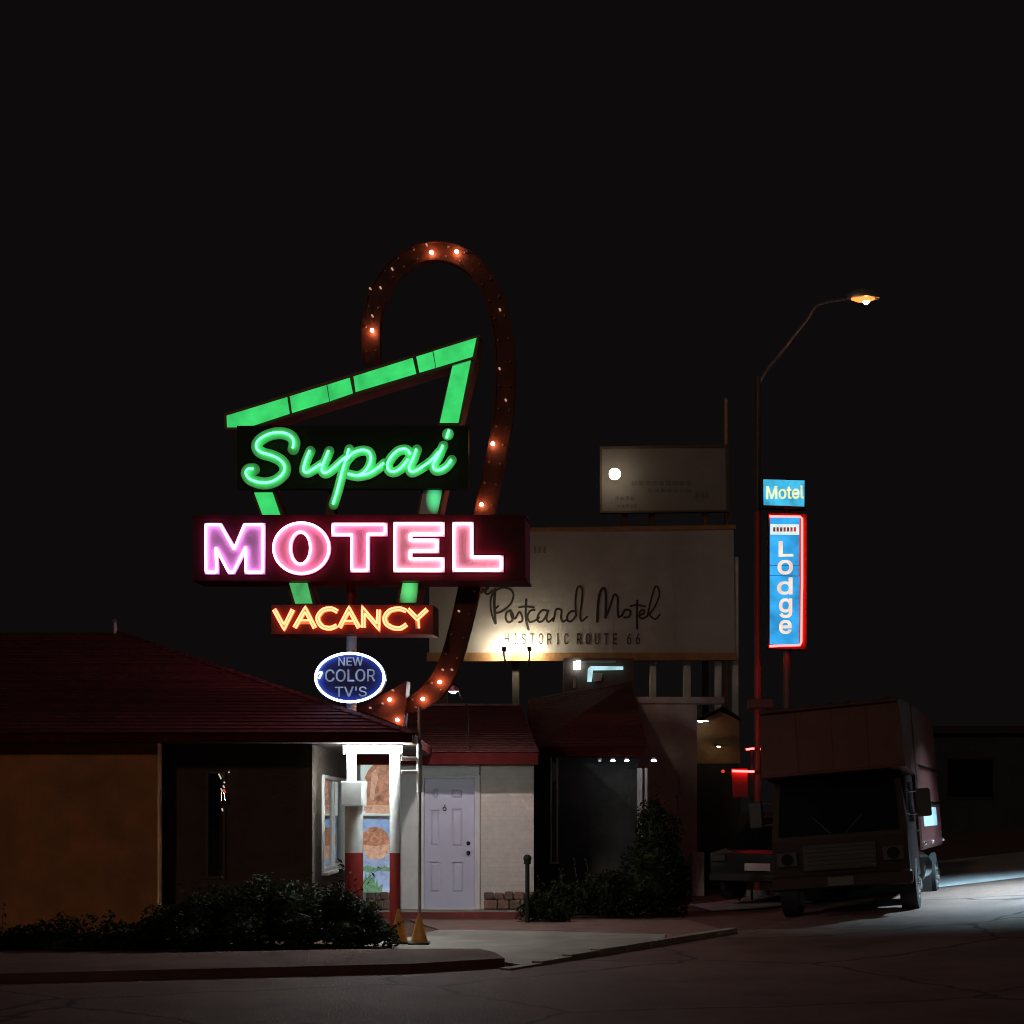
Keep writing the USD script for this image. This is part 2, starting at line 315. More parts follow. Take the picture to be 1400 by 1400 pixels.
# ------------------------------------------------------------------ ground, street, forecourt
def zg(x, y=0):
    """The street climbs gently to the right."""
    x = np.asarray(x, float)
    s = np.clip(x - 3.2, 0, 16)
    return 0.085 * np.where(s < 1, s * s / 2, s - .5) * np.where(s > 12, 1 - (s - 12) ** 2 / 96, 1)
KERB = [(-70, -6), (-4.85, 15.2), (0.1, 16.6), (1.8, 19.4), (3.55, 22.45), (5.5, 25.9), (61, 123)]
ROAD = Polygon(KERB + [(130, 123), (130, -45), (-70, -45)])
def sheet(poly, dz, cell=2.0):
    x0, y0, x1, y1 = poly.bounds; v, f = [], []
    for i in range(int(math.floor(x0 / cell)), int(math.ceil(x1 / cell))):
        for j in range(int(math.floor(y0 / cell)), int(math.ceil(y1 / cell))):
            c = sbox(i * cell, j * cell, (i + 1) * cell, (j + 1) * cell)
            g = c if poly.contains(c) else c.intersection(poly)
            for q in getattr(g, 'geoms', [g]):
                if q.geom_type != 'Polygon' or q.area < 1e-5: continue
                if q is c:
                    k = len(v); v += [(i * cell, j * cell), ((i + 1) * cell, j * cell), ((i + 1) * cell, (j + 1) * cell), (i * cell, (j + 1) * cell)]
                    f += [(k, k + 1, k + 2), (k, k + 2, k + 3)]
                else:
                    a, t = trimesh.creation.triangulate_polygon(q, engine='earcut'); k = len(v)
                    v += [tuple(p) for p in a]; f += [tuple(p + k) for p in t]
    v = np.array(v); z = zg(v[:, 0]) + dz
    m = trimesh.Trimesh(np.column_stack([v, z]), f, process=False)
    if m.face_normals[:, 2].mean() < 0: m.invert()
    m.merge_vertices()
    return m
single('ground', sheet(sbox(-400, -100, 400, 600).difference(sbox(-70, -44, 128, 122)), -0.02, 50.0), M['dirt'], kind='structure')
single('ground', sheet(sbox(-70, -44, 128, 122), -0.02), M['dirt'], kind='structure')
single('road', sheet(ROAD, 0.0), M['asphalt'], kind='structure')
def flat(pts, z0, z1):
    m = trimesh.creation.extrude_polygon(Polygon(pts), z1 - z0, engine='earcut'); m.apply_translation([0, 0, z0]); return m
def G0(px, py, z=0.0):
    D = (EYE - z) * F / (py - HY); return ((px - CX) / F * D, D)
# concrete drive from the street to the room door
single('driveway', flat([G0(430, 1300), G0(545, 1286), G0(600, 1272), G0(760, 1274), G0(910, 1279), G0(906, 1291), G0(722, 1322), G0(690, 1317), G0(672, 1307), G0(500, 1306)], -0.05, 0.012), M['concrete'], kind='structure')
single('parking_strip', flat([G0(560, 1258), G0(940, 1258), G0(1000, 1275), G0(915, 1290), G0(911, 1278), G0(760, 1273), G0(600, 1271)], -0.05, 0.006), mat('neon_lit_paving', (.2, .12, .1), .85, vary=.3, scale=2, bump=.4), kind='structure')  # paving tinted reddish for the neon light falling on it
# raised verge with its kerb at the left of the drive, kerb stones at the right
verge = [G0(-300, 1325), G0(470, 1309), G0(655, 1308), G0(676, 1313), G0(690, 1322), G0(560, 1330), G0(-300, 1352)]
single('verge', flat(verge, -0.05, 0.09), M['dirt'], kind='structure')
kerb = Thing('kerb', 'low pale concrete kerb along the street right of the drive', 'kerb', (1.0, 18.0, 0))
for i in range(9):
    a, b = i / 9, (i + 1) / 9 - .003
    A0, B0 = np.array(G0(700, 1327)), np.array(G0(1010, 1276))
    p, q = A0 + (B0 - A0) * a, A0 + (B0 - A0) * b
    n = np.array([-(q - p)[1], (q - p)[0]]); n /= np.linalg.norm(n)
    h = min(.02 + .06 * i / 3, .07)
    kerb.add('kerb_stone', hull([(*(p + n * .0), -.05), (*(q + n * .0), -.05), (*(p + n * .15), -.05), (*(q + n * .15), -.05), (*(p + n * .02), h), (*(q + n * .02), h), (*(p + n * .14), h), (*(q + n * .14), h)]), M['concrete'], world=True)
single('forecourt', sheet(Polygon([(3.2, 25.6), (9.0, 28.0), (16, 29), (22, 40), (9.0, 35.5), (6.0, 31), (3.0, 27.4)]), 0.012, 1.0), M['lit_concrete'], kind='structure')  # pale tone put in for the lamp-lit strip of ground

# ------------------------------------------------------------------ left building: motel office with hip roof
C = np.array([-1.23, 19.4, 2.54]); H = 4.68; PITCH = .37
off = Thing('motel_office', 'low brown stucco motel office with red hip roof beside the neon sign', 'building', (-5.0, 21.0, 0))
LX = -15.0
YF_, YR_, XE_ = 19.75, 20.13, -2.5                        # left section, recessed front, right end wall
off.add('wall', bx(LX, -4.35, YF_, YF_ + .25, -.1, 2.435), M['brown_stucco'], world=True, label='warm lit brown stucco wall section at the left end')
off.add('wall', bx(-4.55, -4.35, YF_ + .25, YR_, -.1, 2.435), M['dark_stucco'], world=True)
off.add('wall', cat([bx(a, b, YR_, YR_ + .2, c, d) for a, b, c, d in [(-4.35, -3.83, -.1, 2.435), (-3.83, -3.58, -.1, .75), (-3.83, -3.58, 2.1, 2.435), (-3.58, XE_, -.1, 2.435)]]), M['dark_stucco'], world=True, label='recessed wall painted darker for the eave shade')  # dark stucco here carries the shade below the eave
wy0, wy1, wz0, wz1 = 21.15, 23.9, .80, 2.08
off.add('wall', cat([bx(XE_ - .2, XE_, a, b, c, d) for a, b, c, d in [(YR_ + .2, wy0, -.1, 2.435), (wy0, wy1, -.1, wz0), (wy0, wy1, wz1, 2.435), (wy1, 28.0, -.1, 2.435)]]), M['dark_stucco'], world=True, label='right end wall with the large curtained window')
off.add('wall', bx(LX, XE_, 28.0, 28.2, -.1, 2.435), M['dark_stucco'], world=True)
t = .05
w = off.add('window', cat([bx(-3.83, -3.795, YR_ - .03, YR_ + .06, .75, 2.1, .006), bx(-3.615, -3.58, YR_ - .03, YR_ + .06, .75, 2.1, .006), bx(-3.795, -3.615, YR_ - .03, YR_ + .06, .75, .785, .006), bx(-3.795, -3.615, YR_ - .03, YR_ + .06, 2.065, 2.1, .006)]), M['soffit'], world=True, label='dark narrow window in the recessed wall')
off.add('pane', bx(-3.795, -3.615, YR_ + .01, YR_ + .015, .785, 2.065), M['glass'], parent=w, world=True)
off.add('backing', bx(-3.9, -3.5, YR_ + .22, YR_ + .24, .7, 2.1), M['interior'], parent=w, world=True)
w = off.add('window', cat([bx(XE_ - .06, XE_ + .035, wy0, wy0 + t, wz0, wz1, .006), bx(XE_ - .06, XE_ + .035, wy1 - t, wy1, wz0, wz1, .006), bx(XE_ - .06, XE_ + .035, wy0 + t, wy1 - t, wz0, wz0 + t, .006), bx(XE_ - .06, XE_ + .035, wy0 + t, wy1 - t, wz1 - t, wz1, .006),
    bx(XE_ - .04, XE_ + .02, (wy0 + wy1) / 2 - .03, (wy0 + wy1) / 2 + .03, wz0 + t, wz1 - t, .006), bx(XE_ + .002, XE_ + .09, wy0 - .06, wy1 + .06, wz0 - .05, wz0 - .004, .008)]), M['white_paint'], world=True, label='large curtained window seen edge on in the right end wall')
for a, b in ((wy0 + t, (wy0 + wy1) / 2 - .03), ((wy0 + wy1) / 2 + .03, wy1 - t)):
    off.add('pane', bx(XE_ - .02, XE_ - .015, a, b, wz0 + t, wz1 - t), M['glass'], parent=w, world=True)
yy = np.linspace(wy0, wy1, 90); xx = XE_ - .14 + .025 * np.sin(yy * 38)
off.add('curtain', ext(LineString(np.column_stack([xx, yy])).buffer(.004), 0, 1.28).apply_transform(np.array([[1, 0, 0, 0], [0, 0, 1, 0], [0, -1, 0, wz1], [0, 0, 0, 1.]])), M['blind'], parent=w, world=True)
off.add('backing', bx(XE_ - .24, XE_ - .22, wy0 - .05, wy1 + .05, wz0 - .05, wz1 + .05), M['interior'], parent=w, world=True)
# soffit and fascia
off.add('soffit', bx(LX, C[0] + .0, C[1] + .03, C[1] + 2 * H - .03, 2.44, 2.46), M['soffit'], world=True)
off.add('fascia', bx(LX, C[0] + .02, C[1] - .005, C[1] + .025, 2.43, 2.535, .004), M['fascia'], world=True)
off.add('fascia', bx(C[0] - .005, C[0] + .022, C[1] + .03, C[1] + 2 * H, 2.43, 2.535, .004), M['fascia'], world=True)
roof = off.add('roof', trimesh.Trimesh([(LX, 19.4, 2.53), (C[0], 19.4, 2.53), (C[0] - H, 19.4 + H, 2.53 + PITCH * H), (LX, 19.4 + H, 2.53 + PITCH * H), (C[0], 19.4 + 2 * H, 2.53), (LX, 19.4 + 2 * H, 2.53)],
    [(0, 1, 2), (0, 2, 3), (1, 4, 2), (4, 5, 3), (4, 3, 2)], process=False), M['shingle'], world=True)
NC = 34
for k in range(NC):                                      # shingle courses, front slope and right hip
    h0, h1 = H * k / NC, min(H, H * (k + 1.18) / NC)
    for side in (0, 1):
        pts = []
        for h, up in ((h0, .026), (h1, .008)):
            for e in (up - .014, up):
                z = 2.53 + PITCH * h + e
                if side == 0: pts += [(LX, 19.4 + h - .02, z), (C[0] - h, 19.4 + h - .02, z)]
                else: pts += [(C[0] - h + .02, 19.4 + h, z), (C[0] - h + .02, 19.4 + 2 * H - h, z)]
        off.add('shingle_course', hull(pts), M['shingle'] if (k * 7 + side) % 3 else M['shingle_b'], parent=roof, world=True)
for k in range(36):                                      # hip caps
    s0, s1 = k / 36, min(1, (k + 1.25) / 36)
    pts = []
    for s, up in ((s0, .055), (s1, .035)):
        h = H * s; z = 2.53 + PITCH * h + up
        c = np.array([C[0] - h, 19.4 + h, z])
        for du in (0, -.016):
            pts += [c + (0, 0, du), c + (.11, .11 * .0 + .0, -.045 + du), c + (0, -.11, -.045 + du)]
    off.add('hip_cap', hull(pts), M['shingle_b'] if k % 2 else M['shingle'], parent=roof, world=True)
off.add('vent_pipe', cat([cyl(-5.92, 24.0, 4.2, 4.42, .03), cyl(-5.92, 24.0, 4.42, 4.46, .05, .03)]), M['steel'], parent=roof, world=True)

# fluorescent fixture hanging below the eave corner
fl = Thing('fluorescent_light', 'bright white fluorescent tube light under the office eave corner', 'light', (-1.755, 20.23, 2.34))
fl.add('housing', bx(-2.13, -1.38, 20.16, 20.31, 2.418, 2.438, .006), M['white_paint'], world=True)
fl.add('diffuser', bx(-2.11, -1.385, 20.17, 20.29, 2.32, 2.416, .02), G['fluor'], world=True)
fl.add('end_cap', bx(-2.13, -2.112, 20.165, 20.295, 2.315, 2.417, .004), M['white_paint'], world=True)

# ------------------------------------------------------------------ the neon sign
SG = Thing('motel_sign', 'tall neon motel sign with green script, pink letters and a looping bulb arrow', 'neon sign', (*P(484, 1109, 20.3)[:2], 0), rz=-7.0)
S = SG.path
# pole with its sleeve
x0, _ = SG.px(480.5, 900, .15)
pole = SG.add('pole', cyl(x0, .15, 0, 5.2, .065, sides=24), M['pole_white'], smooth=40)
SG.add('red_lit_band', cyl(x0, .15, 4.0, 4.6, .0675, sides=24), M['pole_red'], parent=pole, smooth=40)  # red glow of the neon painted onto this stretch of pole
xs, _ = SG.px(484, 1150, .15)
zr = SG.px(484, 1166, .04)[1]; zc0 = SG.px(484, 1101, .04)[1]; zc1 = SG.px(484, 1068, .04)[1]
SG.add('sleeve', cyl(xs, .15, zr, zc0 - .008, .113, sides=28), M['pole_white'], smooth=40)
SG.add('sleeve', cyl(xs, .15, 0, zr - .002, .114, sides=28), M['pole_red'], smooth=40, label='red painted lower sleeve')
SG.add('junction_box', cat([bx(xs - .14, xs + .135, .0, .30, zc0, zc1, .012), bx(xs - .15, xs + .145, -.01, .31, zc0 - .012, zc0 + .004)]), M['grey_metal'])

def shape(pts, y): return Polygon(SG.pxs(pts, y))
def c0(pts): return [(240 + a / 2.8, 300 + b / 2.8) for a, b in pts]
def c1(pts): return [(320 + a / 8.75, 570 + b / 8.75) for a, b in pts]
def c2(pts): return [(460 + a / 7.78, 570 + b / 7.78) for a, b in pts]
def c3(pts): return [(260 + a / 5.833, 690 + b / 5.833) for a, b in pts]
def c4(pts): return [(490 + a / 5.833, 690 + b / 5.833) for a, b in pts]
def c5(pts): return [(360 + a / 5.6, 815 + b / 5.6) for a, b in pts]
# boomerang frame: slanted beam and two legs, each with lit green panels
beam_o = shape(c0([(190, 745), (1162, 443), (1148, 531), (284, 802), (190, 802)]), 0).buffer(.012)
beam = SG.add('beam_frame', ext(beam_o, 0, .30), M['frame_metal'])
for i, q in enumerate([[(197, 752), (428, 681), (437, 744), (283, 795), (198, 796)], [(438, 678), (578, 635), (589, 697), (447, 741)], [(582, 634), (667, 607), (679, 666), (592, 696)],
          [(682, 602), (908, 531), (922, 591), (690, 661)], [(922, 526), (984, 507), (995, 569), (934, 587)], [(988, 505), (1152, 454), (1137, 526), (998, 568)]]):
    SG.add('panel', ext(shape(c0(q), 0), -.012, -.002), G['green_panel'], parent=beam)
rleg_o = shape([(618, 503), (649, 493), (627.5, 580), (607, 670), (599.5, 705), (575, 795), (570, 828), (542, 828), (549, 795), (571, 705), (577.5, 670), (600, 580)], 0).buffer(.012)
rleg = SG.add('leg_frame', ext(rleg_o, .012, .30), M['frame_metal'])
SG.add('panel', ext(shape(c0([(1061, 559), (1131, 539), (1083, 779), (1012, 779)]), .012), 0.0, .010), G['green_panel'], parent=rleg)
def fading(name, center, radius, hot, cold):
    return usdkit.material(stage, '/World/Looks/' + name, {'tc': ('texture_coordinate', {}), 'mp': ('mapping', {'mapping_type': 'texture', 'location': tuple(map(float, center)), 'scale': (radius * .75, radius, radius * 1.25)}),
        'gr': ('gradient_texture', {'gradient_type': 'spherical'}), 'r': ('rgb_ramp', {'ramp': [(0.0, cold), (0.35, tuple(np.array(hot) * .55)), (.75, hot)]}), 'e': ('emission', {'strength': 1.0}),
        'd': ('principled_bsdf', {'base_color': (.45, .36, .33), 'roughness': .4}), 'a': ('add_closure', {})},
        [('tc.object', 'mp.vector'), ('mp.vector', 'gr.vector'), ('gr.fac', 'r.fac'), ('r.color', 'e.color'), ('e.emission', 'a.closure1'), ('d.BSDF', 'a.closure2')], surface='a.closure')
cx, cz = SG.px(594, 682, 0)
SG.add('panel', ext(shape(c2([(925, 778), (1128, 778), (1075, 1035), (880, 1035)]), .012), 0.0, .010), fading('worn_panel', (cx, 0, cz), .155, (0.08, .75, .28), (0.01, .01, .01)), parent=rleg)
cx, cz = SG.px(558.5, 806, 0)
SG.add('panel', ext(shape(c4([(357, 612), (480, 612), (462, 782), (325, 782)]), .012), 0.0, .010), fading('worn_panel_low', (cx, 0, cz), .19, (0.08, .75, .2), (0.02, .01, .01)), parent=rleg)
lleg_o = shape([(343, 640), (366, 640), (374.5, 672), (387, 707), (422, 796), (431, 828), (401, 828), (391.5, 796), (358, 707), (345, 672)], 0).buffer(.012)
lleg = SG.add('leg_frame', ext(lleg_o, .012, .30), M['frame_metal'])
SG.add('panel', ext(shape(c1([(243, 905), (462, 905), (562, 1195), (350, 1198)]), .012), 0, .010), G['green_panel'], parent=lleg)
SG.add('panel', ext(shape(c3([(790, 622), (935, 622), (975, 788), (840, 790)]), .012), 0, .010), G['green_panel_dim'], parent=lleg)
# centre leg below the script board
cl = SG.add('leg_frame', ext(shape([(450, 668), (466, 668), (461, 707), (444, 707)], .02), .02, .2), M['frame_metal'])

# script board with neon script
by = -.10
board = SG.add('script_board', ext(shape([(324, 582), (640, 582), (640, 668), (324, 668)], by), by, .011), M['black_metal'])
def back(m):
    """The same tubes on the sign's far face (it is read from both directions)."""
    m = m.copy(); v = np.array(m.vertices); v[:, 1] = YB + YF - v[:, 1]; m.vertices = v; m.invert(); return m
ty = by - .055
strokes = {
 'letter_s': [c1([(700, 375), (714, 300), (680, 232), (600, 192), (500, 185), (390, 215), (300, 270), (265, 330), (280, 390), (340, 430), (430, 455), (530, 500), (595, 570), (597, 650), (550, 712), (470, 765), (370, 787), (270, 775), (180, 735), (140, 670), (162, 625), (228, 620)])],
 'letter_u': [c1([(905, 398), (870, 480), (838, 575), (830, 640), (870, 662), (930, 632), (1040, 560)]), c1([(1130, 400), (1090, 500), (1052, 600), (1062, 660), (1112, 662), (1190, 605), (1290, 515), (1350, 470)])],
 'letter_p': [c2([(130, 338), (108, 430), (70, 540), (32, 690), (0, 810), (-38, 930)]), c2([(95, 470), (170, 388), (258, 353), (335, 365), (365, 425), (350, 505), (300, 580), (220, 622), (120, 605)]), c2([(220, 626), (330, 605), (420, 555), (505, 488)])],
 'letter_a': [c2([(785, 400), (740, 343), (660, 352), (592, 410), (545, 490), (552, 560), (612, 582), (690, 535), (765, 445)]), c2([(850, 340), (812, 445), (772, 530), (795, 583), (862, 562), (945, 508)])],
 'letter_i': [c2([(945, 508), (1020, 450), (1085, 370)]), c2([(1132, 300), (1082, 410), (1032, 500), (1042, 556), (1100, 563), (1170, 522), (1222, 452)])]}
YF, YB = by, .011
for nm, sts in strokes.items():
    paths = [smooth_path(SG.pxs(s, ty), 6) for s in sts]
    face = unary_union([LineString(p).buffer(.074 if nm == 'letter_s' else .062, cap_style=1) for p in paths])
    if nm == 'letter_i':
        dx, dz = SG.px(*c2([(1180, 178)])[0], ty)
        face = unary_union([face, Point(dx, dz).buffer(.075)])
        ring = [(dx - .01, dz - .055), (dx + .005, dz + .0), (dx + .02, dz + .045)]
        paths.append(np.array(ring))
    lt = SG.add(nm, ext(face, by - .02, by - .001), M['script_face'], parent=board)
    tubes = cat([tube(np.column_stack([p[:, 0], np.full(len(p), ty), p[:, 1]]), .0155, 8) for p in paths])
    SG.add(nm + '_tube', tubes, G['script_tube'], parent=board, smooth=True)
# MOTEL cabinet
my0, my1 = -.20, .34
cab = SG.add('motel_cabinet', ext(shape([(264, 706), (718, 706), (718, 792), (264, 792)], my0), my0, my1), M['maroon_cab'])
ft = my0 - .05
def ell(cxy, rx, ry, n=48): return [(cxy[0] + rx * math.cos(a), cxy[1] + ry * math.sin(a)) for a in np.linspace(0, 2 * math.pi, n, endpoint=False)]
motel = {
 'letter_m': [c3([(120, 155), (240, 155), (350, 348), (430, 155), (583, 155), (580, 540), (440, 540), (440, 345), (345, 540), (305, 540), (205, 350), (215, 540), (123, 540)])],
 'letter_o': [c3(ell((885, 346), 221, 202)), c3(ell((878, 345), 80, 128))],
 'letter_t': [[(454.6, 716.3), (526.9, 716.3), (526.9, 730.5), (503, 730.5), (503, 780), (480.3, 780), (480.3, 731.2), (454.6, 731.2)]],
 'letter_e': [c4([(285, 147), (672, 147), (672, 238), (415, 238), (415, 280), (628, 280), (628, 370), (415, 370), (415, 428), (672, 428), (672, 524), (285, 524)])],
 'letter_l': [c4([(757, 147), (905, 147), (905, 415), (1142, 415), (1142, 522), (757, 522)])]}
for nm, rings in motel.items():
    P0 = Polygon(SG.pxs(rings[0], ft), [SG.pxs(r, ft) for r in rings[1:]])
    SG.add(nm, ext(P0.buffer(.02, join_style=2), my0 - .022, my0 - .001), M['motel_face'], parent=cab)
    tm = {'letter_m': G['motel_tube_m'], 'letter_l': G['motel_tube_l'], 'letter_e': G['motel_tube_l']}.get(nm, G['motel_tube'])
    ts = []
    for r in rings:
        q = Polygon(SG.pxs(r, ft)); q = q.buffer(-.004).buffer(-.022).buffer(.022) if nm != 'letter_o' else q
        xy = np.array(LineString(q.exterior.coords).segmentize(.04).coords)[:-1]
        ts.append(tube(np.column_stack([xy[:, 0], np.full(len(xy), ft), xy[:, 1]]), .0165, 8, closed=True))
    YF, YB = my0, my1
    ts = cat(ts)
    SG.add(nm + '_tube', ts, tm, parent=cab, smooth=True)
    SG.add(nm + '_far_tube', back(ts), tm, parent=cab, smooth=True)
SG.add('trim', cat([ext(shape([(262, 704), (720, 704), (720, 707.2), (262, 707.2)], my0), my0 - .006, my1 + .006), ext(shape([(262, 790.8), (720, 790.8), (720, 794), (262, 794)], my0), my0 - .006, my1 + .006)]), M['maroon_cab'], parent=cab)
# VACANCY cabinet
vy0, vy1 = -.13, .30
vac = SG.add('vacancy_cabinet', ext(shape([(371, 827), (592, 827), (592, 867), (371, 867)], vy0), vy0, vy1), M['red_cab'])
vt = vy0 - .04
vs = {'letter_v': [[(82, 102), (158, 240), (226, 102)]], 'letter_a': [[(238, 242), (320, 100), (394, 244)], [(272, 195), (368, 195)]],
      'letter_c': [[(567, 118), (520, 96), (460, 106), (420, 150), (420, 192), (452, 234), (510, 246), (562, 226)]], 'letter_a_001': [[(582, 242), (655, 100), (732, 242)], [(613, 200), (702, 200)]],
      'letter_n': [[(765, 242), (765, 104), (877, 237), (882, 104)]], 'letter_c_001': [[(1092, 112), (1040, 96), (970, 110), (930, 160), (940, 210), (990, 242), (1050, 246), (1097, 216)]],
      'letter_y': [[(1106, 100), (1176, 172), (1254, 100)], [(1176, 172), (1182, 246)]]}
YF, YB = vy0, vy1
for nm, sts in vs.items():
    curved = nm.startswith('letter_c'); ts = []
    for s in sts:
        p = np.array(SG.pxs(c5(s), vt))
        p = smooth_path(p, 4) if curved else np.array(LineString(p).segmentize(.05).coords)
        for d in (-.0165, .0165):                        # double-outline neon
            o = LineString(p).offset_curve(d, join_style=2)
            if o.geom_type != 'LineString' or len(o.coords) < 2: continue
            xy = np.array(o.segmentize(.05).coords)
            ts.append(tube(np.column_stack([xy[:, 0], np.full(len(xy), vt), xy[:, 1]]), .0125, 7))
    ts = cat(ts)
    face = unary_union([LineString(SG.pxs(c5(s), vt)).buffer(.03, cap_style=2, join_style=2) for s in sts])
    base = nm.split('_0')[0]
    SG.add(base, ext(face, vy0 - .006, vy0 - .001), mat('vacancy_letter_paint', (.62, .5, .3), .5) if 'vlp' not in M else M['vlp'], parent=vac)
    M['vlp'] = UsdShade.Material.Get(stage, '/World/Looks/vacancy_letter_paint')
    SG.add(base + '_tube', ts, G['vacancy_tube'], parent=vac, smooth=True)
    SG.add(base + '_far_tube', back(ts), G['vacancy_tube'], parent=vac, smooth=True)
# NEW COLOR TV'S oval
oy0 = -.04
ov = SG.add('oval_panel', ext(Polygon(SG.pxs(ell((478.3, 926.3), 47.5, 33.6, 64), oy0)).buffer(.01), oy0, .06), M['blue_face'], smooth=40)
xy = np.array(SG.pxs(ell((478.3, 926.3), 46.8, 33.2, 72), oy0 - .03))
SG.add('oval_tube', tube(np.column_stack([xy[:, 0], np.full(len(xy), oy0 - .03), xy[:, 1]]), .017, 8, closed=True), G['oval_tube'], parent=ov, smooth=True)
hk = smooth_path(SG.pxs([(432, 930), (434, 922), (440, 919), (436, 928)], oy0 - .03), 4)
SG.add('tube_end', tube(np.column_stack([hk[:, 0], np.full(len(hk), oy0 - .03), hk[:, 1]]), .012, 7), G['oval_tube'], parent=ov, smooth=True)
for txt, a, b, c, d in [('NEW', 463, 496.5, 899, 909.8), ('COLOR', 445, 513, 915.5, 931.5), ("TV'S", 458.5, 501.5, 939, 952.3)]:
    (X0, Z1), (X1, Z0) = SG.px(a, c, oy0), SG.px(b, d, oy0)
    SG.add('lettering', text_fit(txt, X0, X1, Z0, Z1, oy0 - .024, oy0 - .001, bold=False), G['oval_letter'], parent=ov)
# looping arrow with bulbs
ay0, ay1 = .36, .52
cen = [(508, 494), (507, 455), (511, 420), (522, 391), (540, 367), (563, 351), (590, 343), (617, 346), (643, 359), (662, 381), (676, 409), (685, 441), (690, 480), (691, 520), (689, 560), (685, 590), (679, 620), (672, 655), (665, 690), (655, 740), (645, 790), (636, 830), (626, 870), (616, 903), (603, 930), (586, 950), (566, 962), (552, 966)]
ctr = smooth_path(SG.pxs(cen, ay0), 5)
wid = np.interp(np.arange(len(ctr)), [0, len(ctr) * .35, len(ctr) * .75, len(ctr) - 12, len(ctr)], [.105, .105, .125, .125, .06])
nrm = np.gradient(ctr, axis=0); nrm = np.stack([-nrm[:, 1], nrm[:, 0]], 1); nrm /= np.linalg.norm(nrm, axis=1, keepdims=True)
rib = unary_union([Polygon(np.vstack([ctr[i:i + 2] + nrm[i:i + 2] * wid[i:i + 2, None], (ctr[i:i + 2] - nrm[i:i + 2] * wid[i:i + 2, None])[::-1]])).buffer(.002) for i in range(len(ctr) - 1)])
arrow = SG.add('arrow', ext(rib.simplify(.003), ay0, ay1), M['rust_metal'], label='rust red looping metal arrow edged with small bulbs')
rim = rib.buffer(.012).difference(rib.buffer(-.006))
SG.add('arrow_rim', ext(rim.simplify(.003), ay0 - .022, ay0 - .001), M['rust_metal'], parent=arrow)
head = shape([(488.5, 968.5), (556, 931), (551.5, 994)], ay0 - .1)
SG.add('arrow_head', ext(head, ay0 - .1, ay1), M['rust_metal'], parent=arrow)
lit = [(591, 347, 1), (625, 346, 1), (510, 453.5, 1), (674.5, 608, 1), (659, 691, 1), (602, 933, 1), (579, 956, 1), (534, 957, 2), (544.5, 984.5, 2),
       (584, 336, 0), (537, 369, 0), (521, 394.5, 0), (507, 396, 0), (510, 433, 0), (684, 424.5, 0), (683.5, 505, 0), (692, 548, 0), (637.5, 795, 0), (648.5, 795, 0), (628, 836, 0), (606, 916, 0), (618.5, 916, 0), (524, 962, 3), (507, 968, 3), (538, 944, 3)]
sock = M['black_metal']
def bulb(x, z, y, m):
    SG.add('bulb', cat([ball((x, y - .06, z), .024 if m is not G['bulb_dim'] else .013, 2), cyl(0, 0, 0, .05, .012, .012, 8).apply_transform(np.array([[1, 0, 0, x], [0, 0, -1, y], [0, 1, 0, z], [0, 0, 0, 1.]]))]), m, parent=arrow, smooth=True)
taken = []
for a, b, k in lit:
    y = ay0 - .1 if k in (2, 3) else ay0
    x, z = SG.px(a, b, y); bulb(x, z, y, G['bulb'] if k in (1, 2) else G['bulb_dim']); taken.append((x, z))
M['bulb_off'] = mat('unlit_bulb_glass', (.25, .2, .18), .15, vary=.1)
for i in range(2, len(ctr) - 3, 4):
    for sgn in (-1, 1):
        q = ctr[i] + nrm[i] * sgn * wid[i] * .62
        if min(math.hypot(q[0] - a, q[1] - b) for a, b in taken) < .09: continue
        SG.add('bulb', ball((q[0], ay0 - .022, q[1]), .016, 1), M['bulb_off'], parent=arrow, smooth=True)

# ------------------------------------------------------------------ porch post, thin mast and cones
pp = Thing('porch_post', 'round porch post, white above and red below, right of the sign pole', 'post', (*P(540, 1109, 20.42)[:2], 0))
zr = pp.px(540, 1166, 0)[1]
pp.add('upper_shaft', cyl(0, 0, zr, 2.415, .068, sides=24), M['pole_white'], smooth=40)
pp.add('lower_shaft', cyl(0, 0, 0, zr - .002, .069, sides=24), M['pole_red'], smooth=40, label='red painted lower half')
pp.add('cap_plate', bx(-.1, .1, -.1, .1, 2.416, 2.438), M['white_paint'])
tm_ = Thing('conduit_mast', 'thin steel conduit mast strapped beside the porch post', 'pole', (*P(573.5, 1109, 20.15)[:2], 0))
zt = tm_.px(574, 966, 0)[1]
mast = tm_.add('mast', cyl(0, 0, 0, zt, .02, sides=12), M['steel'], smooth=40)
za, zb = tm_.px(574, 1016, 0)[1], tm_.px(574, 1083, 0)[1]
tm_.add('sleeve', cyl(0, 0, zb, za, .034, sides=16), M['pole_white'], smooth=40)
for yy in (1037.5, 1056):
    z = tm_.px(574, yy, 0)[1]; xl = tm_.px(549, yy, .05)[0]
    tm_.add('bracket', bx(xl, -.02, -.02, .02, z - .026, z + .026, .005), M['white_paint'])
wire = smooth_path([(-.32, .1, 2.36), (-.24, .05, 2.33), (-.2, .0, 2.27), (-.18, 0, 2.23)], 5)
tm_.add('wire', tube(wire, .006, 6), M['black_metal'])
def cone(px, py, hpx, lab):
    x, y = G0(px, py)
    t = Thing('traffic_cone', lab, 'cone', (x, y, .012), group='traffic cones at the pole feet')
    s = hpx / (F / y)
    t.add('base', cat([bx(-.13, .13, -.13, .13, 0, .025, .01)]), M['cone_base'])
    t.add('cone', lathe([(0, .02), (.105, .022), (.1, .04), (.022, s - .01), (.014, s), (0, s)], 24), M['cone'], smooth=40)
cone(545, 1291, 47, 'worn orange cone at the foot of the red and white porch post')
cone(573, 1292, 40, 'shorter faded cone at the foot of the thin conduit mast')

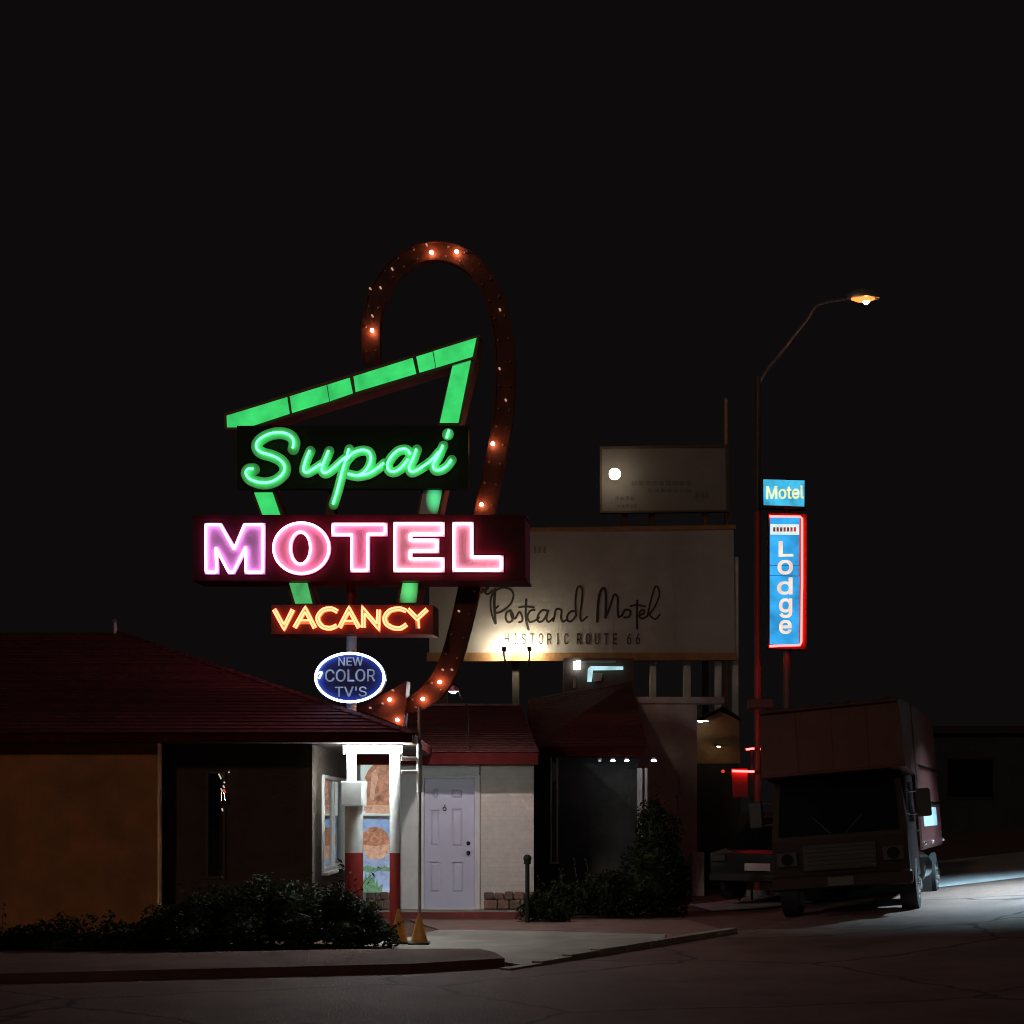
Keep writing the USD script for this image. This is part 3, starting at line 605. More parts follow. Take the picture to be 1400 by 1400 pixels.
# ------------------------------------------------------------------ room wing with the white door
W = Thing('motel_room_wing', 'white fronted motel room wing with red roof behind the sign', 'building', (-.6, 24.9, 0))
Y = 0.0
def wx(px, y=0.0): return W.px(px, 1109, y)[0]
def wz(py, y=0.0): return W.px(0, py, y)[1]
Zf = .08
zt = 2.36
W.add('floor_slab', bx(wx(440), wx(738), -.62, 4, -.1, Zf - .004), M['concrete'])
W.add('step_edge', bx(wx(440, -.65), wx(722, -.65), -.66, -.622, -.05, Zf, .006), M['red_step'])
dx0, dx1, dz1 = wx(580), wx(649), wz(1064)
W.add('wall', bx(wx(440), wx(549), 0, .2, Zf, zt), M['white_paint'])
W.add('pilaster', bx(wx(549), wx(572), -.06, .2, Zf, zt, .006), M['white_paint'])
W.add('wall', bx(wx(572), dx0 - .05, 0.01, .2, Zf, zt), M['white_paint'])
W.add('wall', bx(dx0 - .05, dx1 + .07, 0.01, .2, dz1 + .05, zt), M['white_paint'])
W.add('wall', bx(wx(730) - .2, wx(730), .2, 4.0, Zf, zt), M['dark_stucco'])
# frame and six-panel door
W.add('door_frame', cat([bx(dx0 - .05, dx0, -.03, .2, Zf, dz1 + .05, .006), bx(dx1, dx1 + .085, -.035, .2, Zf, dz1 + .05, .006), bx(dx0, dx1, -.03, .2, dz1, dz1 + .05, .006), bx(dx0, dx1, -.06, .2, Zf, Zf + .02)]), M['white_paint'])
dw = dx1 - dx0
def c7(px, py): return W.px(560 + px / 6.36, 1040 + py / 6.36, .03)
pan = [(200, 240, 258, 330), (360, 240, 462, 330), (175, 425, 262, 742), (362, 415, 466, 750), (175, 880, 265, 1150), (368, 880, 472, 1148)]
door_poly = sbox(dx0 + .004, Zf + .022, dx1 - .004, dz1 - .004)
holes = []
for a, b, c, d in pan:
    (X0, Z1), (X1, Z0) = c7(a, b), c7(c, d); holes.append(sbox(X0, Z0, X1, Z1))
door = W.add('door', cat([ext(door_poly.difference(unary_union(holes)), .03, .075), bx(dx0 + .004, dx1 - .004, .055, .07, Zf + .022, dz1 - .004)]), M['door_paint'], label='white six-panel room door')
for h in holes:
    a, b, c, d = h.bounds
    W.add('panel', hull([(a + .012, .054, b + .012), (c - .012, .054, b + .012), (a + .012, .054, d - .012), (c - .012, .054, d - .012), (a + .04, .037, b + .04), (c - .04, .037, b + .04), (a + .04, .037, d - .04), (c - .04, .037, d - .04)]), M['door_paint'], parent=door)
for q, nm in ((718, 'deadbolt'), (801, 'knob')):
    X, Z = c7(511, q)
    W.add(nm, cat([disc_y(X, Z, .032, .018, .03, 16), ball((X, -.005 if nm == 'knob' else .012, Z), .028 if nm == 'knob' else .018, 2)]), M['black_metal'], parent=door, smooth=40)
X, Z = c7(306, 410)
W.add('room_number', text_fit('6', X - .035, X + .03, Z - .05, Z + .05, .022, .03, bold=True), M['letter_black'], parent=door)
# painted brick wall right of the door
bx0, bx1 = dx1 + .09, wx(730)
bw = W.add('brick_wall', bx(bx0, bx1, .012, .2, Zf, zt), M['mortar'])
rows = []
r = 0; z = Zf + .002
while z < zt - .05:
    x = bx0 - (.1 if r % 2 else 0)
    while x < bx1 - .02:
        a, b = max(x, bx0) + .004, min(x + .2, bx1) - .004
        if b - a > .03: rows.append(bx(a, b, (.012 - .004 - RNG.random() * .002), .05, z + .004, z + .068))
        x += .2
    z += .072; r += 1
W.add('brick', cat(rows), M['white_brick'], parent=bw, kind='stuff')
# stones at the foot of the wall
for (a, b) in ((661, 728), (500, 548)):
    z = Zf
    for row, (hh, n) in enumerate(((.15, 4), (.12, 5))):
        xs_ = np.linspace(wx(a), wx(b), n + 1) + np.r_[0, RNG.uniform(-.04, .04, n - 1), 0]
        for i in range(n):
            zz = hh + RNG.uniform(-.01, .012)
            m = bx(xs_[i] + .006, xs_[i + 1] - .006, -.075 - RNG.uniform(0, .03), .0, z + .004, z + zz, .018)
            W.add('stone', m, M['stone'][RNG.integers(4)])
        z += hh
# eave, fascia and roof
ey = -.7
fz0, fz1 = wz(1045, ey), wz(1029, ey)
W.add('soffit', bx(wx(440, ey), wx(736, ey), ey + .03, .2, fz0 + .01, fz0 + .03), M['soffit'])
W.add('fascia', bx(wx(440, ey), wx(736, ey), ey, ey + .03, fz0, fz1, .004), M['fascia'])
ry = 3.1; rz1 = wz(966, ry)
wroof = W.add('roof', hull([(wx(440, ey), ey + .0, fz1), (wx(737, ey), ey, fz1), (wx(470, ry), ry, rz1), (wx(712, ry), ry, rz1), (wx(470, ry), ry + 3.8, fz1), (wx(737, ey), ry + 3.8, fz1)]), M['shingle'])
ns = 22
for k in range(ns):
    s0, s1 = k / ns, min(1, (k + 1.15) / ns); pts = []
    for s, up in ((s0, .02), (s1, .006)):
        for e in (up - .01, up):
            yy = ey + (ry - ey) * s; z = fz1 + (rz1 - fz1) * s + e
            pts += [(wx(440, ey) * (1 - s) + wx(470, ry) * s, yy - .02, z), (wx(737, ey) * (1 - s) + wx(712, ry) * s, yy - .02, z)]
    W.add('shingle_course', hull(pts), M['shingle'] if k % 3 else M['shingle_b'], parent=wroof)
W.add('ridge_flashing', hull([(wx(575, ry), ry - .07, rz1 + .012), (wx(708, ry), ry - .07, rz1 + .012), (wx(575, ry), ry, rz1 + .05), (wx(708, ry), ry, rz1 + .05), (wx(575, ry), ry + .07, rz1 + .012), (wx(708, ry), ry + .07, rz1 + .012)]), mat('pale_flashing', (.5, .36, .3), .45, metal=.3), parent=wroof)

# posters beside the door
def poster(name, label, x0, x1, y0, y1, layers):
    t = Thing(name, label, 'picture', (*P((x0 + x1) / 2, 1109, 24.86)[:2], 0), group='picture panels with added glow beside the door')
    q = sbox(*(lambda a, b: (a[0], b[1], b[0], a[1]))(t.px(x0, y0, 0), t.px(x1, y1, 0)))
    t.add('board', ext(q, 0, .03), M['white_paint'])
    inner = q.buffer(-.012, join_style=2)
    for i, (nm, pts, m) in enumerate(layers):
        s = inner if pts is None else Polygon([t.px(a, b, 0) for a, b in pts]).buffer(0).intersection(inner)
        t.add(nm, ext(s, -.003 * (i + 1), -.003 * i - .0005), m)
poster('picture_panel', 'upper picture panel of a reddish rock face under pale sky, with added glow', 492, 536, 1044, 1116, [
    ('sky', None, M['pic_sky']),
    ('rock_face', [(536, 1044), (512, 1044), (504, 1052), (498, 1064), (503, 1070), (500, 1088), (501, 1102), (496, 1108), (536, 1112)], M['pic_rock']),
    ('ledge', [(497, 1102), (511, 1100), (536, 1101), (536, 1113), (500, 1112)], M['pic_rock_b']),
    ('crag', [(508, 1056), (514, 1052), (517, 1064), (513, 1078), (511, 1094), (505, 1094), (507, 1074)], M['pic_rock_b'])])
poster('picture_panel', 'lower picture panel of a round brown rock above blue water, with added glow', 494, 537, 1119, 1221, [
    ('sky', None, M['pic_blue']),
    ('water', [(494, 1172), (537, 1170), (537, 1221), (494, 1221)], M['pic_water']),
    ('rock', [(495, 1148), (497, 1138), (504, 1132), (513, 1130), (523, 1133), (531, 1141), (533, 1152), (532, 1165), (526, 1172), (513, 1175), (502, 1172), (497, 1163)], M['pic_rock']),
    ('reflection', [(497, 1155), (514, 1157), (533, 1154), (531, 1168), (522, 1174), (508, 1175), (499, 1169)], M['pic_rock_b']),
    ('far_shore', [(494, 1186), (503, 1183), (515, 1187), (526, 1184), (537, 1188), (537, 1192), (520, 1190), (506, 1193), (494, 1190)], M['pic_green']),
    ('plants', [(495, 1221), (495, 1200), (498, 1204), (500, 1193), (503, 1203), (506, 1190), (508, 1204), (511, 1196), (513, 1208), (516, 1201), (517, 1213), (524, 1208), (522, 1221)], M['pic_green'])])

# bollard post at the wall's right corner
bo = Thing('garden_post', 'black garden post with round cap before the white wall corner', 'post', (*G0(721, 1262), 0))
zt = bo.px(721, 1168, 0)[1]
bo.add('shaft', cyl(0, 0, 0, zt - .1, .034, .03, 14), M['black_metal'], smooth=40)
bo.add('cap', cat([ball((0, 0, zt - .06), .06, 2), cyl(0, 0, zt - .14, zt - .1, .05, .05, 14)]), M['black_metal'], smooth=40)

# ------------------------------------------------------------------ wing B: dark wing with red hip roof
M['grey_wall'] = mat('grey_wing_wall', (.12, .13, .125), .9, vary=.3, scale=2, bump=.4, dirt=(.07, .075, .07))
B = Thing('red_roof_wing', 'dark rear motel wing with red hip roof right of the door', 'building', (1.2, 27.6, 0))
def bX(px, y=0): return B.px(px, 1109, y)[0]
def bZ(py, y=0): return B.px(0, py, y)[1]
ez = bZ(1034, -.6)
B.add('wall', bx(bX(700), bX(752), 0, .2, 0, ez), M['dark_stucco'])  # dark paint stands in for shade beneath the overhang
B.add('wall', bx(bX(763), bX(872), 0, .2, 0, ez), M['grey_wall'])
B.add('wall', bx(bX(752), bX(763), 0, .2, 0, bZ(1178)), M['dark_stucco'])
w = B.add('window', cat([bx(bX(752), bX(752) + .03, -.03, .1, bZ(1178), ez, .004), bx(bX(763) - .03, bX(763), -.03, .1, bZ(1178), ez, .004), bx(bX(751), bX(764), -.05, .1, bZ(1181), bZ(1178), .004)]), M['white_paint'], label='tall narrow window with pale blind')
B.add('pane', bx(bX(752) + .03, bX(763) - .03, .02, .025, bZ(1178), bZ(1068)), M['glass'], parent=w)
B.add('blind', bx(bX(752) + .03, bX(763) - .03, .06, .065, bZ(1178), bZ(1068)), M['blind'], parent=w)
B.add('soffit', bx(bX(735, -.6), bX(884, -.6), -.57, .2, ez + .01, ez + .03), M['soffit'])
B.add('fascia', bx(bX(735, -.6), bX(884, -.6), -.6, -.57, ez, ez + .15, .004), M['fascia'])
ry = 3.6; rz1 = bZ(932, ry); rzL = bZ(956, ry)
broof = B.add('roof', hull([(bX(725, -.6), -.6, ez + .15), (bX(886, -.6), -.6, ez + .15), (bX(722, ry), ry, rzL), (bX(862, ry), ry, rz1), (bX(725, -.6), 2 * ry + .6, ez + .15), (bX(886, -.6), 2 * ry + .6, ez + .15)]), M['shingle'])
ns = 22
for k in range(ns):
    s0, s1 = k / ns, min(1, (k + 1.15) / ns); pts = []
    for s, up in ((s0, .02), (s1, .006)):
        for e in (up - .01, up):
            yy = -.6 + (ry + .6) * s; z = ez + .15 + e
            pts += [(bX(725, -.6) * (1 - s) + bX(722, ry) * s, yy - .02, z + (rzL - ez - .15) * s), (bX(886, -.6) * (1 - s) + bX(862, ry) * s, yy - .02, z + (rz1 - ez - .15) * s)]
    B.add('shingle_course', hull(pts), M['shingle'] if k % 3 else M['shingle_b'], parent=broof)
# little eave lights
for px, r, lab in ((820, .018, 'leftmost dim eave lamp under the rear red roof'), (838, .03, 'bright eave lamp, second from left under the rear red roof'), (857, .028, 'eave lamp between its two neighbours under the rear red roof'), (894, .034, 'rightmost eave lamp beside the grey stucco wall')):
    t = Thing('eave_lamp', lab, 'lamp', (*P(px, 1109, 26.95)[:2], P(px, 1040, 26.95)[2]), group='eave lamps under the rear red roof')
    t.add('mount', cyl(0, 0, .015, .05, .035, .03, 12), M['white_paint'])
    t.add('globe', lathe([(0, -.02), (r, -.016), (r * 1.5, 0), (r, .016), (0, .02)], 14), G['cool_lamp'] if px != 820 else G['cool_dim'], smooth=True)
# bare pale downpipes catching the light
dp = Thing('pale_post_pair', 'two pale vertical porch posts above the conical bush', 'post', (*P(877, 1109, 27.2)[:2], 0))
for a, b in ((871, 878), (881.5, 885)):
    dp.add('post', bx(dp.px(a, 0)[0], dp.px(b, 0)[0], -.04, .04, 0, dp.px(0, 1050)[1], .006), M['white_paint'])

# ------------------------------------------------------------------ grey stucco building, brown wall building
GB = Thing('grey_building', 'grey stucco building behind the conical bush and below the billboard', 'building', (2.9, 30.5, 0))
def gX(px, y=0): return GB.px(px, 1109, y)[0]
def gZ(py, y=0): return GB.px(0, py, y)[1]
GB.add('wall', bx(gX(862), gX(953), 0, .3, 0, gZ(962)), M['grey_stucco'])
GB.add('wall', bx(gX(862), gX(862) + .3, .3, 6, 0, gZ(962)), M['grey_stucco'])
GB.add('wall', bx(gX(953) - .3, gX(953), .3, 6, 0, gZ(962)), M['grey_stucco'])
GB.add('wall', bx(gX(862) + .3, gX(953) - .3, 5.7, 6, 0, gZ(962)), M['grey_stucco'])
GB.add('parapet_cap', bx(gX(860), gX(990), -.06, .36, gZ(962), gZ(953), .01), M['grey_stucco'])
GB.add('roof_deck', bx(gX(862) + .3, gX(953) - .3, .36, 5.7, gZ(975), gZ(970)), M['soffit'])
GB.add('door_trim', bx(gX(928), gX(934), -.03, -.002, 0, gZ(1045), .005), M['grey_stucco'])
GB.add('base_block', bx(gX(944), gX(961), -.25, .0, 0, gZ(1165), .01), M['grey_stucco'])
BB = Thing('brown_building', 'orange brown walled building between the grey stucco wall and the red lit lamp pole', 'building', (4.0, 32.5, 0))
def kX(px, y=0): return BB.px(px, 1109, y)[0]
def kZ(py, y=0): return BB.px(0, py, y)[1]
M['glow_wall'] = mat('orange_glow_wall', (.42, .2, .08), .9, vary=.3, scale=2.5, bump=.4)
BB.add('wall', bx(kX(950), kX(1010), 0, .25, 0, kZ(1044)), M['dark_stucco'])
BB.add('gable', ext(Polygon(BB.pxs([(944, 1044), (1012, 1044), (1010, 985), (985, 972), (950, 990)], 0)), -.02, .25), M['glow_wall'])  # orange glow on the upper wall put into the gable colour
BB.add('roof', cat([hull([(kX(946), -.3, kZ(986)), (kX(986), -.3, kZ(968)), (kX(946), 6, kZ(986)), (kX(986), 6, kZ(968)), (kX(946), -.3, kZ(984)), (kX(986), 6, kZ(966))]),
                hull([(kX(986), -.3, kZ(968)), (kX(1014), -.3, kZ(985)), (kX(986), 6, kZ(968)), (kX(1014), 6, kZ(985)), (kX(986), -.3, kZ(966)), (kX(1014), 6, kZ(983))])]), M['soffit'])
BB.add('wall', bx(kX(950), kX(950) + .2, .25, 6, 0, kZ(1000)), M['dark_stucco'])
BB.add('wall', bx(kX(1010) - .2, kX(1010), .25, 6, 0, kZ(1000)), M['dark_stucco'])
for px, py, lab in ((957, 986.5, 'small flat lamp at the left eave of the orange brown wall'), (982, 1021, 'tiny added glow standing for a glint on the orange brown wall')):  # the second one is a glint built as a small glowing lamp
    t = Thing('wall_lamp', lab, 'lamp', (*P(px, 1109, 32.2)[:2], P(px, py, 32.2)[2]), group='wall lamps on the orange brown wall')
    t.add('bracket', bx(-.02, .02, .0, .28, .02, .05), M['black_metal'])
    t.add('shade', hull([(-.14, -.05, .02), (.2, -.05, .02), (-.14, .05, .02), (.2, .05, .02), (0, 0, .05)]), M['black_metal'])
    t.add('lens', hull([(-.12 if py < 1000 else -.04, -.03, .01), (.18 if py < 1000 else .05, -.03, .01), (0, .03, .018), (0, -.03, -.02), (.03, .0, -.015)]), G['warm_lamp'] if py > 1000 else G['cool_lamp'])

# ------------------------------------------------------------------ billboards
BL = Thing('roof_billboard', 'large pale billboard with black script advertising a historic motel', 'billboard', (*P(795, 1109, 33.5)[:2], 0))
q = lambda pts, y=0: Polygon(BL.pxs(pts, y))
facep = q([(587, 728), (1003, 722), (1005, 893), (587, 893)])
bface = BL.add('face', ext(facep, 0, .05), M['board'])
for a in np.linspace(587, 1004, 6)[1:-1]:                # sheet joints: thin cover strips
    xx = BL.px(a, 800)[0]
    BL.add('joint_strip', bx(xx - .008, xx + .008, -.004, -.0005, BL.px(0, 893)[1], BL.px(0, 726)[1]), M['board'], parent=bface)
BL.add('trim', ext(q([(584, 724), (1006, 718), (1006, 723.5), (584, 729.5)]), -.05, .1), M['wood'])
ledge = BL.add('ledge', ext(q([(584, 893), (1006, 893), (1006, 903), (584, 905)]), -.12, .1), M['wood'])
for a, b in ((600, 612), (700, 710), (800, 809), (888, 897), (934, 944), (977, 986), (1001, 1009)):
    BL.add('support_post', bx(BL.px(a, 0, .2)[0], BL.px(b, 0, .2)[0], .12, .3, 0, BL.px(0, 760)[1], .01), M['grey_stucco'] if a > 850 else M['letter_black'])
for yy in (740, 790, 850, 890):
    z = BL.px(0, yy, .1)[1]; BL.add('stringer', bx(BL.px(590, 0)[0], BL.px(1003, 0)[0], .052, .118, z - .04, z + .04), M['wood'])
def d1(pts): return [(640 + a / 9.333, 780 + b / 9.333) for a, b in pts]
def d2(pts): return [(780 + a / 9.333, 780 + b / 9.333) for a, b in pts]
scr = {
 'word_the': [(d1([(60, 215), (150, 215)]), 1.6), (d1([(100, 160), (95, 250), (120, 285)]), 1.8), (d1([(120, 285), (165, 170), (160, 260), (175, 285), (195, 235), (205, 280), (230, 270)]), 1.8), (d1([(215, 255), (260, 225), (235, 215), (215, 265), (235, 300), (275, 290), (310, 255)]), 2.2)],
 'letter_p': [(d1([(345, 240), (335, 400), (342, 560), (350, 672)]), 3.0), (d1([(345, 675), (305, 570), (285, 440), (300, 325), (360, 252), (450, 217), (540, 242), (580, 310), (552, 410), (490, 480), (420, 525), (360, 540), (340, 500), (385, 455)]), 2.2)],
 'letter_o': [(d1([(540, 510), (490, 540), (480, 610), (510, 660), (560, 640), (575, 570), (540, 510), (560, 600), (605, 610)]), 2.4)],
 'letter_s': [(d1([(605, 610), (655, 530), (690, 590), (690, 645), (650, 660)]), 2.3)],
 'letter_t': [(d1([(742, 370), (735, 500), (738, 620), (770, 752)]), 2.6), (d1([(650, 472), (740, 462), (840, 472)]), 2.0)],
 'letter_c': [(d1([(848, 505), (795, 515), (758, 585), (785, 655), (850, 642), (905, 600)]), 2.4)],
 'letter_a': [(d1([(1012, 515), (945, 510), (890, 580), (898, 652), (960, 635), (1022, 520)]), 2.4), (d1([(1022, 515), (1000, 615), (1030, 655), (1090, 605)]), 2.4)],
 'letter_r': [(d1([(1088, 645), (1105, 570), (1125, 495), (1190, 510), (1185, 600), (1210, 652), (1260, 625)]), 2.4)],
 'letter_d': [(d2([(65, 525), (10, 520), (-42, 580), (-30, 645), (20, 640), (70, 575)]), 2.4), (d2([(70, 575), (62, 400), (78, 250), (110, 202), (150, 245), (142, 400), (122, 560), (140, 645), (212, 590)]), 2.0)],
 'letter_m': [(d2([(342, 650), (350, 450), (372, 300), (412, 228), (448, 265), (452, 450), (447, 600)]), 3.0), (d2([(447, 600), (500, 470), (555, 312), (600, 345), (602, 480), (612, 590), (655, 572)]), 2.4)],
 'letter_o_001': [(d2([(655, 572), (700, 500), (765, 520), (745, 590), (685, 600)]), 2.5)],
 'letter_t_001': [(d2([(852, 385), (845, 560), (852, 742)]), 2.6), (d2([(765, 455), (850, 440), (950, 460)]), 2.2)],
 'letter_e': [(d2([(870, 580), (940, 540), (920, 500), (880, 540), (885, 600), (930, 612), (985, 575)]), 2.3)],
 'letter_l': [(d2([(985, 575), (1015, 420), (1078, 215), (1122, 230), (1130, 330), (1070, 470), (1012, 560), (1080, 622), (1140, 560)]), 2.0)]}
for nm, sts in scr.items():
    g = unary_union([LineString(smooth_path(BL.pxs(s, 0), 5)).buffer(w * 33.5 / F * .62) for s, w in sts])
    BL.add(nm.split('_0')[0], ext(g, -.008, -.0005), M['letter_black'], parent=bface)
slots = [(c, 693 + 11.6 * i) for i, c in enumerate('HISTORIC')] + [(c, 791.5 + 12.3 * i) for i, c in enumerate('ROUTE')] + [('6', 860), ('6', 872)]
for c, x in slots:
    wd = 1.1 if c == 'I' else 3.0
    (X0, Z1), (X1, Z0) = BL.px(x - wd, 866), BL.px(x + wd, 881)
    BL.add('lettering', text_fit(c, X0, X1, Z0, Z1, -.012, -.0005, bold=False), M['wood'] if False else M['letter_black'], parent=bface)
for x in (730, 736, 743):
    (X0, Z1), (X1, Z0) = BL.px(x, 747), BL.px(x + 3.2, 756)
    BL.add('small_mark', bx(X0, X1, -.006, -.0005, Z0, Z1), M['board_dim'], parent=bface)
# gooseneck lamps in front of the lower edge
for px, lab in ((689, 'left one of two black lamps on the billboard ledge'), (724, 'right one of two black lamps on the billboard ledge')):
    base = P(px, 1109, 33.15); z0, z1 = P(px, 905, 33.15)[2], P(px, 886, 33.15)[2]
    t = Thing('sign_lamp', lab, 'lamp', (base[0], 33.15, z0), group='lamps on the billboard ledge')
    d = .05 if px < 700 else -.03
    t.add('arm', tube(smooth_path([(d, .24, 0), (d, .1, -.05), (d * .8, -.02, -.02), (0, -.05, .12), (0, -.02, z1 - z0 - .06)], 5), .016, 8), M['black_metal'], smooth=40)
    t.add('shade', hull([(sx * .045, -.05 + sy * .02, z1 - z0 - .02 + sz) for sx in (-1, 1) for sy in (-1, 1) for sz in (-.06, .04)]), M['black_metal'])
    t.add('lens', bx(-.04, .04, -.028, -.02, z1 - z0 - .06, z1 - z0 + .015), G['spot_lamp'])

M['faded'] = mat('faded_ink', (.13, .115, .108), .8, vary=.3, scale=8)
UB = Thing('upper_billboard', 'dim upper billboard with faded lettering and a round lamp', 'billboard', (*P(908, 1109, 35)[:2], 0))
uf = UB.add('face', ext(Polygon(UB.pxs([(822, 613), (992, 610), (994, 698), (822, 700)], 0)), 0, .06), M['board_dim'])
UB.add('frame', ext(Polygon(UB.pxs([(820, 611), (996, 608), (997, 700), (820, 702)], 0)).difference(Polygon(UB.pxs([(823, 614), (991.5, 611.5), (993, 697.5), (823, 699)], 0))), -.04, .1), M['soffit'])
rr = np.random.default_rng(3)
for (xa, xb, ya, yb, n) in ((863, 946, 657, 664, 9), (885, 945, 668, 673, 7), (840, 868, 678, 684, 4), (950, 970, 672, 681, 3), (843, 872, 689, 694, 5)):
    xs_ = np.linspace(xa, xb, n + 1)
    for i in range(n):
        (X0, Z1), (X1, Z0) = UB.px(xs_[i] + rr.uniform(.3, 1.2), ya + rr.uniform(0, 1.5)), UB.px(xs_[i + 1] - rr.uniform(.3, 1.5), yb)
        UB.add('faded_letter', bx(X0, X1, -.006, -.0005, Z0, Z1), M['faded'], parent=uf)
for a in (850, 887, 960):
    UB.add('support_post', bx(UB.px(a, 0, .2)[0], UB.px(a + 8, 0, .2)[0], .1, .25, 0, UB.px(0, 640)[1], .01), M['soffit'])
gl = Thing('globe_lamp', 'round glowing white lamp on the upper billboard', 'lamp', P(840.5, 648, 34.6))
gl.add('globe', ball((0, 0, 0), .125, 3), G['warm_lamp'], smooth=True)
gl.add('bracket', cat([tube([(0, .1, 0), (0, .4, 0)], .03, 10), disc_y(0, 0, .07, .08, .12, 16)]), M['black_metal'])

# slim mast, the orange light on it put into its colour
sm = Thing('steel_mast', 'slim orange tinted mast rising behind the right edge of the upper billboard', 'pole', (*P(992.5, 1109, 36)[:2], float(zg(P(992.5, 0, 36)[0]))))
zt = sm.px(991, 546, 0)[1]
sm.add('shaft', cyl(0, 0, 0, zt, .055, .04, 14), mat('orange_lit_mast', (.5, .26, .12), .5, vary=.2), smooth=40)
sm.add('cap', ball((0, 0, zt), .045, 2), M['steel'], smooth=True)

# ------------------------------------------------------------------ street lamp
SLx, SLy, _ = P(1036, 1109, 29.0)
M['neon_lit_paint'] = mat('red_lit_pole', (.34, .045, .045), .55, vary=.15, scale=4)  # red neon light on the lower pole put into its colour
sl = Thing('street_lamp', 'tall slim street lamp with long slanted arm and orange lit head', 'street lamp', (SLx, SLy, float(zg(SLx))))
a0 = P(1036, 522, 29.0) - sl.o; a1 = P(1120, 416, 27.2) - sl.o; a2 = P(1163, 408, 26.4) - sl.o
sl.add('base', cyl(0, 0, 0, .12, .22, .2, 20), M['concrete'])
zs = P(1036, 700, 29.0)[2] - sl.o[2]
sl.add('pole', cyl(0, 0, .1, zs, .062, .055, 20), M['neon_lit_paint'], smooth=40, label='lower part of the pole coloured red as lit by neon')
sl.add('pole', cyl(0, 0, zs + .002, a0[2] + .1, .054, .048, 20), M['dark_pole'], smooth=40)  # upper pole coloured dark as the unlit stretch
sl.add('arm', tube(smooth_path([(0, 0, a0[2] - .1), a0 + (.1, -.03, .12), (a0 * .6 + a1 * .4), (a0 * .2 + a1 * .8), a1, a2], 5), np.linspace(.032, .022, 26), 10), M['steel'], smooth=40)
hd = P(1180, 408, 26.0) - sl.o
prof = lambda s, z0, z1: [(hd[0] + math.cos(t) * .27 * s, hd[1] + math.sin(t) * .14 * s, hd[2] + z) for t in np.linspace(0, 2 * math.pi, 20) for z in (z0, z1)]
sl.add('lamp_head', hull(prof(1.0, -.0, .05) + prof(.6, .05, .13)), M['steel'], smooth=40)
sl.add('lens', hull(prof(.72, -.004, -.015) + prof(.4, -.015, -.05)), G['sodium_lens'], smooth=True)
sl.add('lamp_bulb', ball((hd[0] + .05, hd[1], hd[2] - .045), .055, 2).apply_scale([1, 1, 1]), G['sodium'], smooth=True)
cb = P(1034, 962, 28.9) - sl.o
sl.add('clamp_box', bx(-.18, .26, -.16, .1, cb[2] - .08, cb[2] + .08, .015), M['dark_pole'])

# white street lamp further right, beside the forecourt whose pool of light shows at the right edge
w2 = Thing('forecourt_lamp', 'short lamp post with a wide shade lighting the pale forecourt', 'street lamp', (9.75, 24.6, float(zg(9.75))))
w2.add('pole', cyl(0, 0, 0, 4.3, .07, .05, 16), M['dark_pole'], smooth=40)
w2.add('arm', tube([(0, 0, 4.2), (-.5, -.05, 4.35), (-.95, -.1, 4.3)], .03, 10), M['dark_pole'], smooth=40)
w2.add('shade', cat([lathe([(.30, 3.66), (.31, 3.66), (.30, 4.05), (.12, 4.28), (0, 4.3), (0, 4.28), (.1, 4.26), (.28, 4.04), (.29, 3.67)], 28).apply_translation((-.95, -.1, 0))]), M['black_metal'])
w2.add('lens', cyl(-.95, -.1, 3.98, 4.02, .2, .2, 24), G['led'])

# ------------------------------------------------------------------ lodge sign
LS = Thing('lodge_sign', 'blue lit vertical lodge sign edged with red neon above the truck', 'neon sign', (*P(1075, 1109, 28.5)[:2], float(zg(P(1075, 0, 28.5)[0]))), rz=-6)
def lq(pts, y=0): return Polygon(LS.pxs(pts, y))
top = LS.add('upper_cabinet', ext(lq([(1041.5, 653.5), (1101.5, 655), (1101.5, 694.5), (1041.5, 692.5)]), 0, .3), M['black_metal'])
LS.add('lit_panel', ext(lq([(1043.5, 655.5), (1100, 657), (1099.5, 692.5), (1044, 690.5)]), -.008, -.001), G['lodge_cyan'], parent=top)
(X0, Z1), (X1, Z0) = LS.px(1047.5, 665, 0), LS.px(1099, 682, 0)
LS.add('lettering', text_fit('Motel', X0, X1, Z0, Z1, -.02, -.0085, bold=True), G['lodge_yellow'], parent=top)
low = LS.add('lower_cabinet', ext(lq([(1050, 701), (1100.5, 703), (1099.5, 887.5), (1050, 886)]), 0, .3), M['maroon_cab'])
for (ya, yb) in ((706, 772.5), (773.3, 786.7), (787.5, 881)):
    LS.add('lit_panel', ext(lq([(1052.5, ya), (1093, ya + .5), (1092.5, yb + .5), (1052.5, yb)]), -.008, -.001), G['lodge_blue'], parent=low)
strip = LS.add('white_strip', ext(lq([(1053, 716.5), (1092.5, 717), (1092.5, 731.5), (1053, 731)]), -.014, -.0085), G['lodge_strip'], parent=low)
for i in range(7):
    LS.add('small_print', ext(lq([(1057 + i * 4.7, 721), (1060 + i * 4.7, 721), (1060 + i * 4.7, 727), (1057 + i * 4.7, 727)]), -.018, -.0145), M['grey_metal'], parent=low)
for ch, (xa, xb, ya, yb) in zip('Lodge', [(1064.5, 1084.5, 740, 761), (1063, 1084, 766, 785.5), (1062.5, 1083.5, 790, 813), (1065, 1083, 818.5, 845), (1065, 1082.5, 848, 867)]):
    (X0, Z1), (X1, Z0) = LS.px(xa, ya, 0), LS.px(xb, yb, 0)
    LS.add('lettering', text_fit(ch, X0, X1, Z0, Z1, -.022, -.0085, bold=True), G['lodge_letter'], parent=low)
pth = LS.pxs([(1052, 705.5), (1094, 706.5), (1096.5, 709), (1096.5, 800), (1095.5, 878), (1093.5, 882), (1052, 883.5)], -.06)
pth = np.array(LineString(pth).segmentize(.08).coords)
